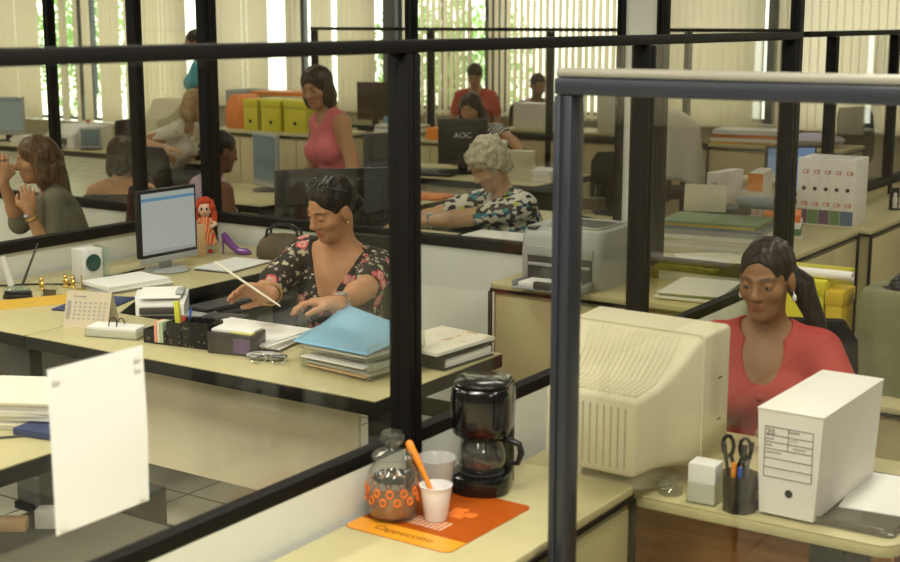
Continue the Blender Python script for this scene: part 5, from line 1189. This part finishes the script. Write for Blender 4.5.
def bracelet(t, P, key, name, m, f=.9, r=.031, th=.006, disc=None):
    Sh, El, Wr = P['pts'][key]; u = nrm(Wr - El); c = El + (Wr - El) * f; a = np.cross(u, (0, 0, 1.)); a = nrm(a); b = np.cross(u, a)
    q = MB().tube([c + (a * math.cos(x) + b * math.sin(x)) * r for x in [k * math.pi / 10 for k in range(21)]], th, 6)
    o = q.build(name, m, t)
    if disc: 
        n = nrm(np.array(disc)); d = MB().cyl(c + n * (r - .003), c + n * (r + .007), .017, .017, 18).build('watch_face', M['silver'], o)
    return o

# clothing
M['coral'] = mat('coral_knit', (.36, .038, .028), .75, 0, .06, 8, bump=.1, bscale=300)
M['pinkcloth'] = mat('pink_cotton', (.62, .13, .16), .75, 0, .06, 8)
M['olive'] = mat('grey_olive_cloth', (.14, .135, .085), .75, 0, .08, 8)
M['tancloth'] = mat('tan_orange_cotton', (.40, .19, .09), .75, 0, .06, 8)
M['redcloth'] = mat('red_cotton', (.50, .06, .03), .75, 0, .08, 8)
M['turq'] = mat('turquoise_cotton', (.06, .33, .42), .75, 0, .08, 8)
M['cotton'] = mat('white_cotton_top', (.70, .66, .55), .75, 0, .10, 8)
M['darkcloth'] = mat('dark_cloth', (.03, .03, .03), .8, 0, .1, 8)
M['lilac'] = rampmat('lilac_stripe_cotton', 'wave', [(0, (.35, .2, .35)), (.5, (.6, .5, .55))], 12, .75)
M['stripe'] = rampmat('black_and_white_stripes', 'wave', [(0, (.02, .02, .02)), (.62, (.75, .73, .66))], 11, .75, rotz=(0, R(35), R(20)))
def floral():
    m = rampmat('floral_print', 'voronoi', [(0, (.55, .12, .10)), (.12, (.62, .30, .24)), (.26, (.50, .09, .09)), (.34, (.022, .018, .012))], 13, .7)
    nt = m.node_tree; N = nt.nodes; L = nt.links; b = N['Principled BSDF']; base = b.inputs['Base Color'].links[0].from_socket
    tc = N.new('ShaderNodeTexCoord'); wn = N.new('ShaderNodeTexNoise'); wn.inputs['Scale'].default_value = 30; L.new(tc.outputs['Object'], wn.inputs['Vector'])
    wm = N.new('ShaderNodeVectorMath'); wm.operation = 'MULTIPLY_ADD'; L.new(wn.outputs['Color'], wm.inputs[0]); wm.inputs[1].default_value = (.035, .035, .035); L.new(tc.outputs['Object'], wm.inputs[2])
    for n_ in N:
        if n_.type == 'MAPPING': L.new(wm.outputs[0], n_.inputs[0])
    for sc, thr, cols in ((26, .20, ((.62, .58, .45), (.30, .30, .16))), (38, .18, ((.50, .44, .34), (.25, .12, .10)))):
        v = N.new('ShaderNodeTexVoronoi'); v.inputs['Scale'].default_value = sc; L.new(wm.outputs[0], v.inputs['Vector'])
        lt = N.new('ShaderNodeMath'); lt.operation = 'LESS_THAN'; lt.inputs[1].default_value = thr * 1.6; L.new(v.outputs['Distance'], lt.inputs[0])
        n = N.new('ShaderNodeTexNoise'); n.inputs['Scale'].default_value = 11; L.new(tc.outputs['Object'], n.inputs['Vector'])
        gt = N.new('ShaderNodeMath'); gt.operation = 'GREATER_THAN'; gt.inputs[1].default_value = .46; L.new(n.outputs['Fac'], gt.inputs[0])
        mu = N.new('ShaderNodeMath'); mu.operation = 'MULTIPLY'; L.new(lt.outputs[0], mu.inputs[0]); L.new(gt.outputs[0], mu.inputs[1])
        sp = N.new('ShaderNodeSeparateColor'); L.new(v.outputs['Color'], sp.inputs[0]); c = N.new('ShaderNodeMix'); c.data_type = 'RGBA'
        c.inputs[6].default_value = (*cols[0], 1); c.inputs[7].default_value = (*cols[1], 1); L.new(sp.outputs[0], c.inputs[0])
        x = N.new('ShaderNodeMix'); x.data_type = 'RGBA'; L.new(mu.outputs[0], x.inputs[0]); L.new(base, x.inputs[6]); L.new(c.outputs[2], x.inputs[7]); base = x.outputs[2]
    L.new(base, b.inputs['Base Color']); return m
M['floral'] = floral()
M['patch'] = rampmat('teal_black_white_print', 'voronoi', [(0, (.02, .02, .03)), (.28, (.62, .60, .52)), (.5, (.05, .24, .30)), (.60, (.66, .64, .55)), (.80, (.50, .52, .06)), (.84, (.66, .64, .55)), (.90, (.02, .02, .03))], 38, .75, feature='cell', stretch=(1, 1, 1.4))
M['brownprint'] = rampmat('white_and_brown_print', 'noise', [(0, (.66, .62, .52)), (.56, (.66, .62, .52)), (.60, (.40, .20, .06))], 9, .75)

# 1. floral dress
hw = dep(332, 209, 5.14)
rh, lh = dep(262, 292, 4.95), dep(318, 312, 4.62)
rh = dep(272, 294, 4.92); lh = dep(326, 316, 4.56)
t, P = person('person in dark floral dress with V neck reading a slip at the cream desk', hw, 186, 'tan', hy=-22, hp=22, hr=-6, lean=16, side=-5, h=.0048, shirt='floral', sleeve=.72, neck=('v', .105, .20), hair=('black', 'back'),
     arms={'R': dict(at=rh, hint=(.9, -.3, -.5), dir=(-.45, .80, .15), palm=(-.6, -.4, -.6), curl=.95), 'L': dict(at=lh, hint=(-1, -.2, -.35), dir=(-.55, .75, .1), palm=(-.2, .1, -1), curl=.8)},
     chair=('dark green office chair under the person in floral dress', 'gchair', (.13, -.02, 0)), stout=1.06)
bracelet(t, P, 'L', 'wristwatch', M['chrome'], .90, .030, .006, (0, -.2, 1)); bracelet(t, P, 'R', 'bangle', M['gold'], .86, .040, .003); bracelet(t, P, 'R', 'bangle', M['chrome'], .80, .040, .003)
hb_ = MB()
for q in (-1, 1):   # glasses pushed up on the head
    hb_.tube([P['hd']((q * .034 + .024 * math.cos(a), .030 + .020 * math.sin(a), .121 - .011 * math.sin(a))) for a in [k * math.pi / 6 for k in range(13)]], .0022, 6)
    hb_.tube([P['hd']((q * .058, .03, .119)), P['hd']((q * .086, -.03, .08))], .0022, 6)
hb_.build('eyeglasses', M['dgrey'], t)
addpart(t, MB().ball(P['hd']((.080, .0, -.04)), .006, 8), 'earring', M['gold']); addpart(t, MB().ball(P['hd']((-.080, .0, -.04)), .006, 8), 'earring', M['gold'])
wr = Vector(P['toW'](P['pts']['R'][2])); wl = Vector(P['toW'](P['pts']['L'][2]))
A = dep(231, 273, 4.93); Bp = dep(280, 306, 4.72)
ob = MB().tube([A + (A - Bp) * .35, A, A.lerp(Bp, .5), Bp], [.004, .0045, .0045, .003], 8)
solo('paper_slip', ob, M['paper2'], 'rolled pale paper slip held between the hands of the floral dress', 'paper slip')

# 2. coral top
hw = dep(767, 280, 4.12)
t, P = person('person in coral top with pulled back dark hair facing the old monitor', hw, 194, 'brown', hy=-14, hp=8, hr=2, lean=6, h=.0042, shirt='coral', sleeve=.55, neck=('scoop', .078, .15), hair=('black', 'tail'),
     arms={'R': dict(at=(3.62, 1.62, .745), hint=(.8, -.6, -.5), curl=.5), 'L': dict(at=(3.64, 1.24, .745), hint=(-.8, -.6, -.5), curl=.5)}, chair=('black office chair under the person in coral top', 'chair', (-.10, -.04, 10)))
for q in (-1, 1): addpart(t, MB().ball(P['hd']((q * .084, .002, -.050)), (.007, .007, .012), 10).cyl(P['hd']((q * .083, .002, -.030)), P['hd']((q * .083, .002, -.04)), .002), 'earring', M['white'])
addpart(t, MB().ball(P['loc']((.0, .135, .30)), (.012, .006, .012), 10).ball(P['loc']((.028, .132, .305)), (.010, .006, .010), 10), 'button', M['coral'])

# 3. grey hair
hw = dep(489, 165, 6.75)
t, P = person('person with short curly grey hair in a teal and white patterned top', hw, 150, 'light', hy=6, hp=34, lean=26, h=.007, shirt='patch', sleeve=.75, neck=('scoop', .075, .09), hair=('grey', 'curly'),
     arms={'R': dict(at=(5.62, 4.2, .79), hint=(1, -.2, -.2), curl=.6), 'L': dict(at=(5.46, 4.18, .82), hint=(-1, .0, -.2), curl=.6)}, chair=('office chair under the grey haired person', 'chair', (0, -.02, 0), .26), stout=1.1)
bracelet(t, P, 'L', 'wristwatch', M['chrome'], .88, .032, .006, (0, 0, 1))

# 4. pink top, standing
hw = dep(317, 88, 8.0)
t, P = person('standing person in sleeveless pink top behind the dark monitors', hw, 160, 'tan', hy=26, hp=14, hr=4, lean=14, side=4, sit=False, shw=.15, stout=.92, h=.007, shirt='pinkcloth', sleeve=0, neck=('scoop', .06, .06), hair=('dark', 'bob'))
# 5. left front, long hair
hw = dep(36, 160, 7.05)
t, P = person('person with long brown hair in grey olive shirt at far left', hw, 138, 'tan', hy=8, hp=8, lean=18, h=.007, shirt='olive', sleeve=1.25, neck=('scoop', .07, .08), hair=('brown', 'long'),
     arms={'R': dict(at=dep(3, 183, 6.95), hint=(.3, -.2, -1), dir=(.15, .2, 1), palm=(.5, .8, 0), curl=.7), 'L': dict(at=hw + Vector((-.19, -.16, -.24)), hint=(-.3, .2, -1), dir=(.1, .2, 1), palm=(.6, .6, 0), curl=.9)}, chair=('office chair under the long haired person at far left',))
bracelet(t, P, 'L', 'wristwatch', M['gold'], .88, .032, .006, (-.3, .5, .4))
# 6. from behind, dark bob
person('person with dark bobbed hair seen from behind at the left', dep(122, 157, 8.55), 38, 'tan', hp=14, lean=14, h=.009, shirt='tancloth', sleeve=0, neck=('scoop', .08, .10), hair=('dark', 'bob'), chair=('office chair under the person with dark bobbed hair',))
# 7. profile
person('dark haired person in profile looking at the slim silver monitor', dep(221, 152, 7.95), -18, 'deep', hy=0, hp=12, lean=14, h=.008, shirt='lilac', sleeve=0, neck=('scoop', .08, .10), hair=('black', 'back'), chair=('office chair under the person in profile',))
# 8. white and brown print, leaning
person('blond person in white and brown printed top leaning over a far desk', dep(196, 106, 10.8), -70, 'light', hp=20, lean=30, side=0, h=.010, shirt='brownprint', sleeve=.7, neck=('scoop', .08, .08), hair=('blond', 'bob'),
       arms={'R': dict(at=dep(166, 148, 10.5), hint=(.6, -.6, -.3))}, chair=('black chair under the blond person',))
office_chair('black chair back in front of the blond person', (6.98, 6.98, 0), R(-92), .47)
# 9. turquoise
person('standing person in turquoise top far away at the left', dep(195, 43, 12.75), 125, 'deep', lean=4, sit=False, h=.012, shirt='turq', sleeve=.5, hair=('black', 'short'))
# 10. striped top behind the logo monitor
person('person in black and white striped top behind the logo monitor', dep(471, 109, 10.7), 196, 'tan', hy=-6, hp=14, hr=4, lean=12, side=14, h=.009, shirt='stripe', sleeve=.35, hair=('dark', 'long'),
       arms={'L': dict(at=dep(534, 165, 10.1), hint=(-1, -.3, .2))}, chair=('office chair under the person in striped top', 'chair', (0, -.02, 0), .28))
# 11. red shirt, 12. purple top
person('person in red shirt looking down by the far windows', dep(475, 76, 14.3), 205, 'tan', hp=28, lean=12, h=.012, shirt='redcloth', sleeve=.6, hair=('black', 'short'), chair=('office chair under the person in red shirt',))
person('person with black hair in purple top before the far blinds', dep(538, 86, 13.9), 225, 'brown', hp=18, lean=10, h=.012, shirt='lilac', sleeve=.1, hair=('black', 'back'), chair=('office chair under the person with purple top',))
